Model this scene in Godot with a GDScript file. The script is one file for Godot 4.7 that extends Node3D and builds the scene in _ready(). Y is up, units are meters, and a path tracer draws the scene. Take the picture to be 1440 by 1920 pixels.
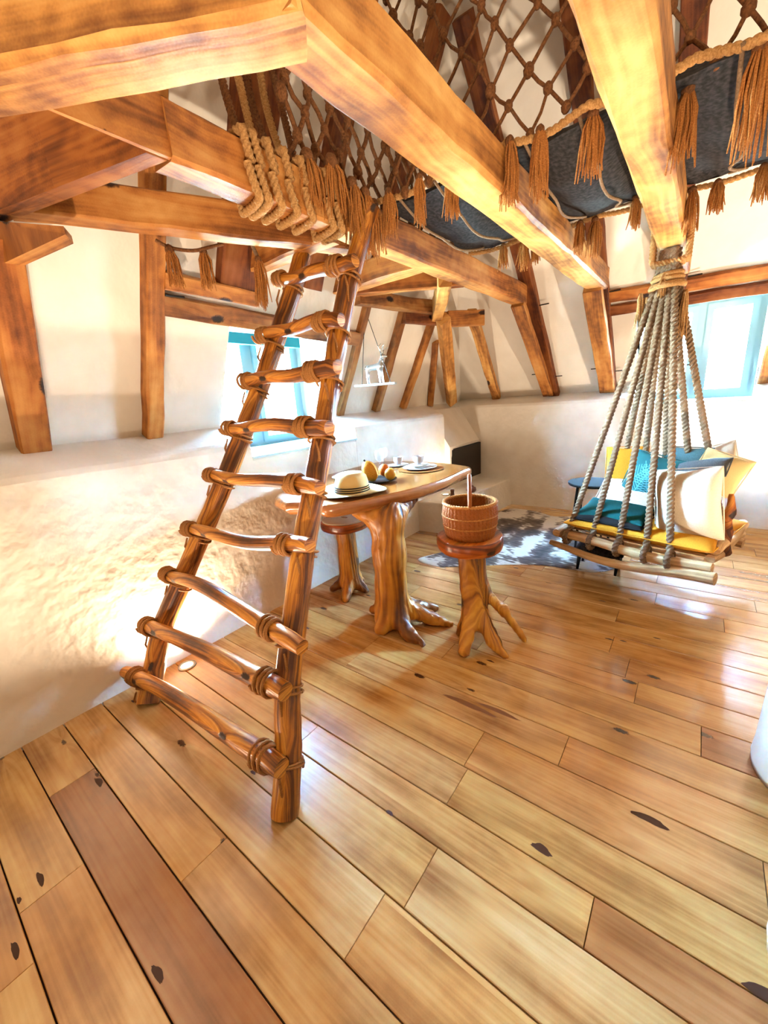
extends Node3D
# Attic room under old timbers: rope ladder, root-wood table and stools, rope swing, net loft.

# ------------------------------------------------------------------ mesh builder
class Shape:
	var v := PackedVector3Array()
	var uv := PackedVector2Array()
	var ix := PackedInt32Array()

	func quad(a: int, b: int, c: int, d: int) -> void:   # a b c d run clockwise seen from outside
		ix.append_array(PackedInt32Array([a, b, c, a, c, d]))

	func vert(p: Vector3, t: Vector2) -> int:
		v.append(p)
		uv.append(t)
		return v.size() - 1

	# a flat face with its own corners
	func face(a: Vector3, b: Vector3, c: Vector3, d: Vector3, scale := 1.0) -> void:
		var w := (b - a).length() * scale
		var h := (d - a).length() * scale
		var o := Vector2(a.x + a.z, a.y + a.z * 0.5)
		var i := vert(a, o)
		vert(b, o + Vector2(w, 0))
		vert(c, o + Vector2(w, h))
		vert(d, o + Vector2(0, h))
		quad(i, i + 1, i + 2, i + 3)

	# eight corners: 0-3 bottom ring, 4-7 top ring, same order; either handedness
	func hexa(p: Array) -> void:
		var e1: Vector3 = p[1] - p[0]
		var e2: Vector3 = p[3] - p[0]
		var up: Vector3 = p[4] - p[0]
		var q := p
		if e1.cross(e2).dot(up) > 0.0:
			q = [p[0], p[3], p[2], p[1], p[4], p[7], p[6], p[5]]
		face(q[0], q[3], q[2], q[1])
		face(q[4], q[5], q[6], q[7])
		for i in 4:
			var j := (i + 1) % 4
			face(q[i], q[j], q[j + 4], q[i + 4])

	func box(lo: Vector3, hi: Vector3) -> void:
		hexa([Vector3(lo.x, lo.y, lo.z), Vector3(hi.x, lo.y, lo.z), Vector3(hi.x, lo.y, hi.z), Vector3(lo.x, lo.y, hi.z),
			Vector3(lo.x, hi.y, lo.z), Vector3(hi.x, hi.y, lo.z), Vector3(hi.x, hi.y, hi.z), Vector3(lo.x, hi.y, hi.z)])

	# rings of a closed section along a path; sec(k, angle index) gives the outline; hard = each side its own vertices
	func loft(rings: Array, hard := false, cap := true) -> void:
		var n: int = rings[0].size()
		var along := 0.0
		var base := v.size()
		var per := n * 2 if hard else n + 1
		for i in rings.size():
			var r: Array = rings[i]
			if i > 0:
				along += ((r[0] + r[n / 2]) * 0.5 - (rings[i - 1][0] + rings[i - 1][n / 2]) * 0.5).length()
			var round := 0.0
			for j in n:
				var step: float = (r[(j + 1) % n] - r[j]).length()
				vert(r[j], Vector2(along, round))
				if hard:
					vert(r[(j + 1) % n], Vector2(along, round + step))
				round += step
			if not hard:
				vert(r[0], Vector2(along, round))
		for i in rings.size() - 1:
			for j in n:
				var a := base + i * per + (j * 2 if hard else j)
				var b := a + per
				quad(a, b, b + 1, a + 1)
		if cap:
			for e in [0, rings.size() - 1]:
				var r: Array = rings[e]
				var mid := Vector3.ZERO
				for p in r:
					mid += p
				mid /= n
				var c := vert(mid, Vector2(0.1, 0.1))
				var f := v.size()
				for j in n:
					vert(r[j], Vector2(0.1, 0.1) + Vector2(cos(TAU * j / n), sin(TAU * j / n)) * 0.04)
				for j in n:
					if e == 0:
						ix.append_array(PackedInt32Array([c, f + j, f + (j + 1) % n]))
					else:
						ix.append_array(PackedInt32Array([c, f + (j + 1) % n, f + j]))

	static func frames(pts: Array, up := Vector3.UP) -> Array:
		var out := []
		var last := Vector3.ZERO
		for i in pts.size():
			var t: Vector3 = (pts[mini(i + 1, pts.size() - 1)] - pts[maxi(i - 1, 0)]).normalized()
			var s: Vector3
			if last == Vector3.ZERO:
				s = up.cross(t)
				if s.length() < 0.05:
					s = Vector3.RIGHT.cross(t)
			else:
				s = last - t * last.dot(t)
			s = s.normalized()
			last = s
			out.append([t, s, t.cross(s)])
		return out

	# round tube; rad is a number or one per point; bumpy adds lumps
	func tube(pts: Array, rad, seg := 8, bumpy := 0.0, noise: FastNoiseLite = null, cap := true) -> void:
		var fr := frames(pts)
		var rings := []
		for i in pts.size():
			var r: float = rad[i] if rad is Array else rad
			var ring := []
			for j in seg:
				var a := TAU * j / seg
				var d: Vector3 = fr[i][1] * cos(a) + fr[i][2] * sin(a)
				var k := r
				if noise:
					k *= 1.0 + bumpy * noise.get_noise_3dv((pts[i] + d * r * 1.6) * 10.0)
				ring.append(pts[i] + d * k)
			rings.append(ring)
		loft(rings, false, cap)

	# laid rope of three strands
	func rope(pts: Array, r: float, pitch := 0.075, seg := 12) -> void:
		var fine := even(pts, pitch / 14.0)
		var fr := frames(fine)
		var rings := []
		var along := 0.0
		for i in fine.size():
			if i > 0:
				along += (fine[i] - fine[i - 1]).length()
			var ring := []
			for j in seg:
				var a := TAU * j / seg
				var k := r * (0.66 + 0.40 * absf(cos(1.5 * (a - TAU * along / pitch))))
				ring.append(fine[i] + fr[i][1] * cos(a) * k + fr[i][2] * sin(a) * k)
			rings.append(ring)
		loft(rings)

	static func even(pts: Array, step: float) -> Array:
		var out := [pts[0]]
		for i in pts.size() - 1:
			var n := maxi(1, int(ceil((pts[i + 1] - pts[i]).length() / step)))
			for k in n:
				out.append(pts[i].lerp(pts[i + 1], (k + 1.0) / n))
		return out

	# profile of (radius, height) spun round a vertical axis at o; list it from bottom to top
	func lathe(o: Vector3, prof: Array, seg := 24, sx := 1.0, sz := 1.0) -> void:
		var base := v.size()
		for i in prof.size():
			for j in seg + 1:
				var a := TAU * j / seg
				vert(o + Vector3(cos(a) * prof[i].x * sx, prof[i].y, sin(a) * prof[i].x * sz), Vector2(float(j) / seg * 0.6, prof[i].y + prof[i].x))
		for i in prof.size() - 1:
			for j in seg:
				var a := base + i * (seg + 1) + j
				quad(a, a + 1, a + seg + 2, a + seg + 1)

	# lumpy ellipsoid
	func blob(o: Vector3, r: Vector3, seg := 10, bumpy := 0.0, noise: FastNoiseLite = null, turn := Basis()) -> void:
		var rows := maxi(4, seg / 2 + 1)
		var base := v.size()
		for i in rows + 1:
			var b := PI * i / rows - PI / 2
			for j in seg + 1:
				var a := TAU * j / seg
				var d := Vector3(cos(b) * cos(a), sin(b), cos(b) * sin(a))
				var k := 1.0
				if noise:
					k += bumpy * noise.get_noise_3dv(o * 7.0 + d * 1.4 * 10.0)
				vert(o + turn * (d * r * k), Vector2(float(j) / seg, float(i) / rows) * 0.3)
		for i in rows:
			for j in seg:
				var a := base + i * (seg + 1) + j
				quad(a, a + 1, a + seg + 2, a + seg + 1)

	# stuffed cushion: w x h across, d thick, in the frame b at o
	func pillow(o: Vector3, b: Basis, w: float, h: float, d: float, noise: FastNoiseLite = null, square := 0.25, n := 18) -> void:
		for side in [1.0, -1.0]:
			var base := v.size()
			for i in n + 1:
				for j in n + 1:
					var s := -cos(PI * i / n)
					var t := -cos(PI * j / n)
					var e: float = (1.0 - pow(absf(s), 2.4)) * (1.0 - pow(absf(t), 2.4))
					var z: float = pow(maxf(e, 0.0), 0.45)
					var pin := 1.0 - square * 0.32 * (1.0 - absf(s)) * pow(absf(t), 3.0)
					var pin2 := 1.0 - square * 0.32 * (1.0 - absf(t)) * pow(absf(s), 3.0)
					var p := Vector3(s * w / 2 * pin2, t * h / 2 * pin, side * z * d / 2)
					if noise:
						p.z += noise.get_noise_2d((s + o.x * 9.0) * 30.0, (t + o.y * 9.0) * 30.0) * 0.012 * z * side
					vert(o + b * p, Vector2(s * w / 2 + 0.5, t * h / 2 + 0.5))
			for i in n:
				for j in n:
					var a := base + i * (n + 1) + j
					if side > 0:
						quad(a, a + 1, a + n + 2, a + n + 1)
					else:
						quad(a, a + n + 1, a + n + 2, a + 1)

	func mesh(origin: Vector3) -> ArrayMesh:
		var nm := PackedVector3Array()
		nm.resize(v.size())
		for i in range(0, ix.size(), 3):
			var a := v[ix[i]]
			var k := (v[ix[i + 2]] - a).cross(v[ix[i + 1]] - a)
			nm[ix[i]] += k
			nm[ix[i + 1]] += k
			nm[ix[i + 2]] += k
		var pos := PackedVector3Array()
		pos.resize(v.size())
		for i in v.size():
			nm[i] = nm[i].normalized() if nm[i].length_squared() > 1e-20 else Vector3.UP
			pos[i] = v[i] - origin
		var arr := []
		arr.resize(Mesh.ARRAY_MAX)
		arr[Mesh.ARRAY_VERTEX] = pos
		arr[Mesh.ARRAY_NORMAL] = nm
		arr[Mesh.ARRAY_TEX_UV] = uv
		arr[Mesh.ARRAY_INDEX] = ix
		var m := ArrayMesh.new()
		m.add_surface_from_arrays(Mesh.PRIMITIVE_TRIANGLES, arr)
		return m

# ------------------------------------------------------------------ scene helpers
var M := {}
var taken := {}
var rng := RandomNumberGenerator.new()
var lump := FastNoiseLite.new()

func numbered(called: String) -> String:
	taken[called] = taken.get(called, -1) + 1
	return called if taken[called] == 0 else "%s_%03d" % [called, taken[called]]

func thing(called: String, label: String, category: String, at: Vector3, group := "") -> Node3D:
	var o := Node3D.new()
	o.name = numbered(called)
	add_child(o)
	o.position = at
	o.set_meta("label", label)
	o.set_meta("category", category)
	if group:
		o.set_meta("group", group)
	return o

func home(n: Node) -> Vector3:
	var p := Vector3.ZERO
	while n != self:
		p += n.position
		n = n.get_parent()
	return p

# one mesh under a thing (or a part of one); the shape is given in room coordinates
func part(parent: Node, called: String, s: Shape, m: Material, stuff := false, label := "") -> MeshInstance3D:
	var o := MeshInstance3D.new()
	o.name = called
	o.mesh = s.mesh(home(parent))
	o.material_override = m
	parent.add_child(o, true)
	if stuff:
		o.set_meta("kind", "stuff")
	if label:
		o.set_meta("label", label)
	return o

# a thing that is one mesh
func single(called: String, label: String, category: String, at: Vector3, s: Shape, m: Material, group := "") -> MeshInstance3D:
	var o := MeshInstance3D.new()
	o.name = numbered(called)
	o.mesh = s.mesh(at)
	o.material_override = m
	o.position = at
	add_child(o)
	o.set_meta("label", label)
	o.set_meta("category", category)
	if group:
		o.set_meta("group", group)
	return o

func structure(called: String, s: Shape, m: Material, at := Vector3.ZERO) -> MeshInstance3D:
	var o := MeshInstance3D.new()
	o.name = numbered(called)
	o.mesh = s.mesh(at)
	o.material_override = m
	o.position = at
	add_child(o)
	o.set_meta("kind", "structure")
	return o

func V(x: float, y: float, z: float) -> Vector3:
	return Vector3(x, y, z)

# ------------------------------------------------------------------ materials
func noise(seed_: int, f := 0.01, oct := 3) -> FastNoiseLite:
	var n := FastNoiseLite.new()
	n.seed = seed_
	n.frequency = f
	n.fractal_octaves = oct
	n.noise_type = FastNoiseLite.TYPE_SIMPLEX_SMOOTH
	return n

# wood: grain along u; knots are [u, v, radius] in pixels
func wood_image(seed_: int, w: int, h: int, dark: Color, mid: Color, pale: Color, knots: Array, wild: float, streak: float, mottle := 0.08) -> Image:
	var im := Image.create(w, h, false, Image.FORMAT_RGB8)
	var a := noise(seed_, 0.006, 2)
	var b := noise(seed_ + 5, 0.012, 2)
	var c := noise(seed_ + 9, 0.05, 3)
	for y in h:
		for x in w:
			var fx := float(x)
			var fade := smoothstep(w * 0.85, w, fx)      # joins the texture's ends
			var u := fx
			var warp := 0.0
			var core := 0.0
			for k in knots:
				var dx: float = (fx - k[0]) / 2.4
				var dy: float = y - k[1]
				var d := sqrt(dx * dx + dy * dy)
				warp += 26.0 * exp(-d / (k[2] * 2.2)) * signf(dy)
				core = maxf(core, 1.0 - smoothstep(k[2] * 0.55, k[2] * 1.1, d + 2.0 * c.get_noise_2d(fx * 3.0, y * 3.0)))
			var yy := y + warp
			var g := lerpf(a.get_noise_2d(u * 0.16, yy * 2.2 * wild), a.get_noise_2d((u - w) * 0.16, yy * 2.2 * wild), fade)
			var rings := 0.5 + 0.5 * sin((g * 2.2 + yy * 0.016) * TAU)
			var s := lerpf(c.get_noise_2d(u * 0.05, yy * 2.6), c.get_noise_2d((u - w) * 0.05, yy * 2.6), fade)
			var big := lerpf(b.get_noise_2d(u * 0.2, yy), b.get_noise_2d((u - w) * 0.2, yy), fade)
			var mot := b.get_noise_2d(fx * 2.2 + 900.0, y * 3.0) * mottle + c.get_noise_2d(fx * 6.0, y * 6.0) * mottle * 0.5
			mot *= 1.0 - fade
			var t := clampf(0.5 + mot + 0.55 * big + (rings - 0.5) * 0.13 + s * streak, 0.0, 1.0)
			var col := dark.lerp(mid, t * 2.0) if t < 0.5 else mid.lerp(pale, t * 2.0 - 1.0)
			if core > 0.0:
				col = col.lerp(Color(0.13, 0.06, 0.03), core * 0.92)
			im.set_pixel(x, y, col)
	return im

func wood(called: String, im: Image, tint: Color, scale: Vector3, rough := 0.6, relief := 0.0, spec := 0.4) -> StandardMaterial3D:
	var m := StandardMaterial3D.new()
	m.resource_name = called
	if not M.has(im):
		M[im] = ImageTexture.create_from_image(im)
	m.albedo_texture = M[im]
	m.albedo_color = tint
	m.uv1_scale = scale
	m.roughness = rough
	m.metallic_specular = spec
	if relief > 0.0:
		m.heightmap_enabled = true
		m.heightmap_texture = M[im]
		m.heightmap_scale = relief
	return m

func flat(called: String, c: Color, rough := 0.8, spec := 0.4) -> StandardMaterial3D:
	var m := StandardMaterial3D.new()
	m.resource_name = called
	m.albedo_color = c
	m.roughness = rough
	m.metallic_specular = spec
	return m

func grain_texture(seed_: int, f: float, lo: Color, hi: Color, size := 256, oct := 4) -> NoiseTexture2D:
	var t := NoiseTexture2D.new()
	t.width = size
	t.height = size
	t.seamless = true
	t.noise = noise(seed_, f, oct)
	var g := Gradient.new()
	g.set_color(0, lo)
	g.set_color(1, hi)
	t.color_ramp = g
	return t

func speckled(called: String, seed_: int, f: float, lo: Color, hi: Color, scale: float, rough: float, relief := 0.0, spec := 0.3) -> StandardMaterial3D:
	var m := StandardMaterial3D.new()
	m.resource_name = called
	m.albedo_texture = grain_texture(seed_, f, lo, hi)
	m.uv1_triplanar = true
	m.uv1_world_triplanar = true
	m.uv1_scale = Vector3.ONE * scale
	m.roughness = rough
	m.metallic_specular = spec
	if relief > 0.0:
		m.heightmap_enabled = true
		m.heightmap_texture = grain_texture(seed_ + 3, f * 1.5, Color.BLACK, Color.WHITE, 512)
		m.heightmap_scale = relief
	return m

func make_materials() -> void:
	var beam := wood_image(3, 768, 320, Color(0.42, 0.25, 0.12), Color(0.77, 0.55, 0.30), Color(0.90, 0.74, 0.49), [[150, 90, 9], [470, 230, 12], [640, 70, 6], [300, 280, 6]], 0.7, 0.20, 0.17)
	var board := wood_image(11, 1024, 320, Color(0.60, 0.43, 0.27), Color(0.81, 0.65, 0.45), Color(0.91, 0.80, 0.62), [[180, 60, 7], [620, 250, 8], [860, 120, 5]], 0.7, 0.20)
	var board2 := wood_image(29, 1024, 320, Color(0.58, 0.42, 0.27), Color(0.81, 0.65, 0.46), Color(0.92, 0.82, 0.65), [[400, 200, 6], [900, 60, 9]], 1.3, 0.16)
	var log_ := wood_image(41, 512, 256, Color(0.32, 0.17, 0.06), Color(0.70, 0.46, 0.19), Color(0.90, 0.70, 0.37), [[120, 60, 8], [380, 170, 9]], 1.2, 0.5)
	M.beam_honey = wood("honey timber", beam, Color(1.0, 0.97, 0.90), V(0.5, 1.1, 1), 0.62, 0.5)
	M.beam_mid = wood("brown timber", beam, Color(0.90, 0.80, 0.69), V(0.55, 1.2, 1), 0.66, 0.6)
	M.beam_dark = wood("dark timber", beam, Color(0.62, 0.47, 0.38), V(0.6, 1.2, 1), 0.7, 0.6)
	M.beam_red = wood("reddish timber", beam, Color(0.84, 0.70, 0.56), V(0.55, 1.2, 1), 0.66, 0.6)
	M.beam_grey = wood("greyed timber", beam, Color(0.74, 0.66, 0.60), V(0.6, 1.2, 1), 0.7, 0.6)
	var tints := [Color(1.0, 0.98, 0.90), Color(1.0, 0.95, 0.80), Color(1.0, 0.92, 0.76), Color(0.96, 0.86, 0.74), Color(0.86, 0.73, 0.62), Color(0.79, 0.65, 0.54), Color(1.0, 0.97, 0.82)]
	M.planks = []
	for i in tints.size():
		M.planks.append(wood("floor board", board if i % 2 == 0 else board2, tints[i], V(0.5, 1.6, 1), 0.24, 0.03, 0.8))
		M.planks[-1].clearcoat_enabled = true
		M.planks[-1].clearcoat = 1.0
		M.planks[-1].clearcoat_roughness = 0.12
	M.pole = wood("peeled pole", log_, Color(1.0, 0.92, 0.70), V(1.2, 2.4, 1), 0.42, 0.5, 0.5)
	M.rung = wood("rung wood", log_, Color(1.0, 0.92, 0.76), V(1.2, 2.2, 1), 0.38, 0.4, 0.5)
	M.root = wood("root wood", log_, Color(1.0, 0.94, 0.70), V(0.9, 1.6, 1), 0.4, 0.6, 0.5)
	M.slab = wood("table slab wood", board2, Color(0.82, 0.62, 0.44), V(0.6, 1.0, 1), 0.22, 0.1, 0.7)
	M.slab.clearcoat_enabled = true
	M.slab.clearcoat = 1.0
	M.slab.clearcoat_roughness = 0.1
	M.seat = wood("stool seat wood", log_, Color(0.92, 0.66, 0.42), V(1.0, 1.0, 1), 0.3, 0.2, 0.5)
	M.drift = wood("driftwood", log_, Color(1.0, 0.97, 0.90), V(0.8, 1.4, 1), 0.75, 0.5)
	M.drift.albedo_texture = ImageTexture.create_from_image(wood_image(53, 512, 256, Color(0.50, 0.36, 0.25), Color(0.80, 0.67, 0.52), Color(0.95, 0.86, 0.73), [[200, 90, 6]], 1.0, 0.4))
	M.drift_dark = wood("grey branch", log_, Color(0.80, 0.68, 0.58), V(0.8, 1.4, 1), 0.75, 0.5)
	M.plaster = speckled("lime plaster", 61, 0.02, Color(0.90, 0.875, 0.83), Color(0.95, 0.93, 0.895), 0.7, 0.85, 0.35)
	M.plaster_rough = speckled("rough lime plaster", 67, 0.02, Color(0.90, 0.87, 0.815), Color(0.95, 0.925, 0.88), 0.5, 0.8, 0.6)
	M.knot = flat("dark knot", Color(0.27, 0.15, 0.08), 0.4)
	M.stain = flat("dark heartwood stain", Color(0.50, 0.33, 0.20), 0.3)
	M.joint = flat("dark joint", Color(0.20, 0.09, 0.04), 0.9)
	M.rope = speckled("manila rope", 71, 0.03, Color(0.52, 0.36, 0.20), Color(0.82, 0.64, 0.42), 14.0, 0.9)
	M.rope_pale = speckled("pale rope", 73, 0.03, Color(0.36, 0.28, 0.21), Color(0.60, 0.49, 0.38), 14.0, 0.9)
	M.cord = speckled("brown net cord", 79, 0.03, Color(0.28, 0.17, 0.10), Color(0.56, 0.37, 0.22), 12.0, 0.95)
	M.fringe = speckled("frayed rope", 83, 0.04, Color(0.48, 0.28, 0.12), Color(0.80, 0.54, 0.29), 16.0, 0.95)
	M.twine = speckled("lashing twine", 89, 0.04, Color(0.46, 0.28, 0.13), Color(0.74, 0.52, 0.30), 20.0, 0.85)
	M.charcoal = speckled("charcoal cloth", 97, 0.03, Color(0.07, 0.07, 0.08), Color(0.27, 0.25, 0.25), 5.0, 0.95)
	M.mustard = speckled("mustard cloth", 101, 0.05, Color(0.80, 0.53, 0.12), Color(0.90, 0.63, 0.19), 8.0, 0.9, 0.1)
	M.teal = speckled("teal cloth", 103, 0.05, Color(0.04, 0.27, 0.26), Color(0.08, 0.34, 0.33), 8.0, 0.9, 0.1)
	M.cream = speckled("cream linen", 107, 0.05, Color(0.78, 0.72, 0.62), Color(0.88, 0.82, 0.73), 8.0, 0.95, 0.1)
	M.grey = speckled("grey cloth", 109, 0.05, Color(0.27, 0.28, 0.29), Color(0.42, 0.43, 0.43), 8.0, 0.95, 0.1)
	M.sage = speckled("grey green cloth", 111, 0.05, Color(0.24, 0.34, 0.35), Color(0.36, 0.45, 0.46), 8.0, 0.95, 0.1)
	M.black = flat("black cloth", Color(0.06, 0.058, 0.06), 0.9)
	M.iron = flat("dark iron", Color(0.10, 0.08, 0.07), 0.6)
	M.white_frame = flat("white frame tinted with window glow", Color(0.70, 0.83, 0.86), 0.45)  # cyan halo of the daylight is put into the white frame's colour
	M.china = flat("white china", Color(0.90, 0.90, 0.89), 0.15, 0.5)
	M.slate = flat("dark plate", Color(0.10, 0.09, 0.09), 0.35)
	M.clay = flat("brown clay", Color(0.42, 0.25, 0.15), 0.6)
	M.tv_case = flat("black plastic", Color(0.05, 0.05, 0.05), 0.5)
	M.tv_glass = flat("dark screen glass", Color(0.10, 0.07, 0.05), 0.3, 0.4)
	M.silver = flat("silvered metal", Color(0.75, 0.78, 0.80), 0.25)
	M.silver.metallic = 0.8
	M.straw = speckled("pale straw", 113, 0.09, Color(0.86, 0.72, 0.46), Color(0.97, 0.87, 0.64), 12.0, 0.85, 0.1)
	M.wicker = speckled("brown wicker", 127, 0.06, Color(0.42, 0.20, 0.06), Color(0.72, 0.42, 0.17), 14.0, 0.6)
	M.wicker_pale = speckled("pale wicker", 131, 0.06, Color(0.60, 0.36, 0.14), Color(0.84, 0.58, 0.30), 14.0, 0.6)
	M.glass = flat("window glass", Color(0.95, 1.0, 1.0, 0.06), 0.02)
	M.glass.transparency = BaseMaterial3D.TRANSPARENCY_ALPHA
	M.crystal = flat("drinking glass", Color(0.97, 0.99, 1.0, 0.10), 0.02)
	M.crystal.transparency = BaseMaterial3D.TRANSPARENCY_ALPHA
	# pale palm fronds printed on teal
	var im := Image.create(192, 192, false, Image.FORMAT_RGB8)
	for y in 192:
		for x in 192:
			var col := Color(0.06, 0.33, 0.33)
			for f in [[120.0, 20.0, 2.0, 150.0], [60.0, 10.0, 1.35, 130.0], [150.0, 60.0, 2.5, 120.0], [30.0, 70.0, 0.9, 110.0]]:
				var d := Vector2(x - f[0], y - f[1])
				var t := d.rotated(-f[2])
				if t.x > 0.0 and t.x < f[3]:
					var reach: float = 34.0 * sin(PI * minf(t.x / f[3] + 0.08, 1.0))
					var rib := fposmod(t.x - absf(t.y) * 0.8, 11.0)
					if absf(t.y) < 1.2 or (absf(t.y) < reach and rib < 2.6):
						col = Color(0.36, 0.62, 0.64)
			im.set_pixel(x, y, col)
	M.palm = StandardMaterial3D.new()
	M.palm.resource_name = "teal palm print"
	M.palm.albedo_texture = ImageTexture.create_from_image(im)
	M.palm.uv1_scale = V(2.63, 2.63, 1)
	M.palm.uv1_offset = V(-0.815, -0.815, 0)
	M.palm.roughness = 0.9
	M.lamp_glow = flat("lamp lens", Color(1.0, 0.95, 0.85), 0.4)
	M.lamp_glow.emission_enabled = true
	M.lamp_glow.emission = Color(1.0, 0.86, 0.62)
	M.lamp_glow.emission_energy_multiplier = 12.0
	M.steel = flat("brushed steel", Color(0.6, 0.58, 0.55), 0.35)
	M.steel.metallic = 0.9
	M.leaf = flat("green leaf", Color(0.20, 0.30, 0.22), 0.7)
	M.bark = flat("grey bark", Color(0.26, 0.22, 0.19), 0.9)

# ------------------------------------------------------------------ timbers
func beam_shape(a: Vector3, b: Vector3, w: float, h: float, seed_ := 0, rough := 0.005, up := Vector3.UP) -> Shape:
	var s := Shape.new()
	var n := maxi(3, int((b - a).length() / 0.14))
	var pts := []
	for i in n + 1:
		pts.append(a.lerp(b, float(i) / n))
	var t := (b - a).normalized()
	var side := up.cross(t).normalized()
	var top := t.cross(side)
	var rings := []
	var c := minf(w, h) * 0.09
	for i in n + 1:
		var ring := []
		var o := [[w / 2, -h / 2 + c], [w / 2, h / 2 - c], [w / 2 - c, h / 2], [-w / 2 + c, h / 2], [-w / 2, h / 2 - c], [-w / 2, -h / 2 + c], [-w / 2 + c, -h / 2], [w / 2 - c, -h / 2]]
		for k in 8:
			var d1 := lump.get_noise_3d(i * 22.0, k / 2 * 57.0, seed_ * 31.0) * rough
			var d2 := lump.get_noise_3d(i * 22.0, (k + 1) / 2 * 57.0, seed_ * 31.0 + 500.0) * rough
			ring.append(pts[i] + side * (o[k][0] + d1 * 1.6) + top * (o[k][1] + d2 * 1.6))
		rings.append(ring)
	s.loft(rings, true)
	return s

# a timber with its ends given at the middle of its section
func timber(called: String, label: String, category: String, a: Vector3, b: Vector3, w: float, h: float, m: Material, seed_: int, group := "", up := Vector3.UP) -> Node3D:
	var at := (a + b) / 2 if absf(a.y - b.y) < 0.1 else (a if a.y < b.y else b)
	return single(called, label, category, at, beam_shape(a, b, w, h, seed_, 0.006, up), m, group)

func peg(on: Node, p: Vector3, d: Vector3, length := 0.09) -> void:
	var s := Shape.new()
	s.tube([p, p + d.normalized() * length], 0.006, 6)
	part(on, "iron_peg", s, M.iron, false, "dark iron peg")

# the left roof slope leans inwards from the ledge; the far slope leans at 45 degrees
func lx(y: float) -> float:
	return -2.78 + 0.5 * (y - 1.385)

func fz(y: float) -> float:
	return -5.47 + 1.02 * (y - 1.42)

func _ready() -> void:
	rng.seed = 7
	lump.seed = 5
	lump.frequency = 0.02
	# camera
	var cam := Camera3D.new()
	cam.name = "camera"
	cam.keep_aspect = Camera3D.KEEP_HEIGHT
	cam.fov = 104.0066
	cam.near = 0.05
	cam.transform = Transform3D(Basis(V(0.79413, -0.06997, -0.60371), V(-0.11039, 0.96017, -0.25649), V(0.59761, 0.27033, 0.75478)), V(0, 1.5, 0))
	add_child(cam)
	cam.current = true
	# sky and exposure
	var env := Environment.new()
	env.background_mode = Environment.BG_SKY
	var sky := Sky.new()
	var air := ProceduralSkyMaterial.new()
	air.sky_top_color = Color(0.55, 0.77, 0.95)
	air.sky_horizon_color = Color(0.80, 0.93, 1.0)
	air.ground_horizon_color = Color(0.76, 0.90, 0.96)
	air.ground_bottom_color = Color(0.52, 0.62, 0.64)
	air.sky_energy_multiplier = SKY
	air.ground_energy_multiplier = SKY
	sky.sky_material = air
	env.sky = sky
	env.tonemap_mode = Environment.TONE_MAPPER_LINEAR
	env.tonemap_exposure = EXPO
	env.sdfgi_enabled = true
	env.ssao_enabled = true
	env.ssil_enabled = true
	var we := WorldEnvironment.new()
	we.name = "world_environment"
	we.environment = env
	add_child(we)
	make_materials()
	build_room()
	build_timbers()
	build_lamps()
	build_ladder()
	build_loft()
	build_table()
	build_swing()
	build_corner()

const SKY := 21.0
const EXPO := 0.68
const WARM := Color(1.0, 0.91, 0.79)

# ------------------------------------------------------------------ lamps
func floor_lamp_up(label: String, at: Vector3, energy: float, tilt := Vector3.UP, cone := 75.0) -> void:
	var t := thing("floor_uplight", label, "uplight", at, "recessed floor uplights")
	var s := Shape.new()
	s.lathe(at, [Vector2(0.0, 0.001), Vector2(0.052, 0.001), Vector2(0.052, 0.006), Vector2(0.040, 0.009), Vector2(0.036, 0.004)], 24)
	part(t, "steel_ring", s, M.steel)
	s = Shape.new()
	s.lathe(at, [Vector2(0.036, 0.0035), Vector2(0.02, 0.0065), Vector2(0.0, 0.007)], 20)
	part(t, "lamp_lens", s, M.lamp_glow)
	var l := SpotLight3D.new()
	l.name = "uplight_beam"
	l.light_color = WARM
	l.light_energy = energy
	l.light_size = 0.035
	l.spot_angle = cone
	l.spot_angle_attenuation = 0.8
	l.spot_range = 12.0
	l.spot_attenuation = 2.0
	l.shadow_enabled = true
	t.add_child(l)
	l.position = V(0, 0.02, 0)
	l.basis = Basis.looking_at(tilt.normalized(), V(0.1, 0.2, 0.97).normalized())

func build_lamps() -> void:
	floor_lamp_up("added uplight out of view that brightens the far slope", V(1.0, 0, -4.1), 12.0, V(-0.35, 1, -0.25), 60.0)  # unseen lamp, added to brighten the far roof slope
	floor_lamp_up("small lit uplight set in the floor against white wall behind ladder", V(-2.345, 0, -0.89), 5.0, V(0.12, 1, -0.05))
	floor_lamp_up("lit uplight in the boards at the photo's lower edge, beside reddish board", V(-1.76, 0, 0.16), 3.2, V(0.15, 1, -0.3))
	floor_lamp_up("lit uplight on white plaster bench top beneath the dark screen", V(-2.30, 0.352, -4.12), 1.8, V(0.15, 1, 0.0))
	floor_lamp_up("lit uplight in the floor beyond the rounded white pier", V(0.95, 0, -2.6), 13.0, V(-0.25, 1, -0.1), 58.0)
	floor_lamp_up("lit uplight in the floor in front of the near wall", V(0.25, 0, 0.55), 19.0, V(-0.25, 1, -0.45), 54.0)

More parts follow.
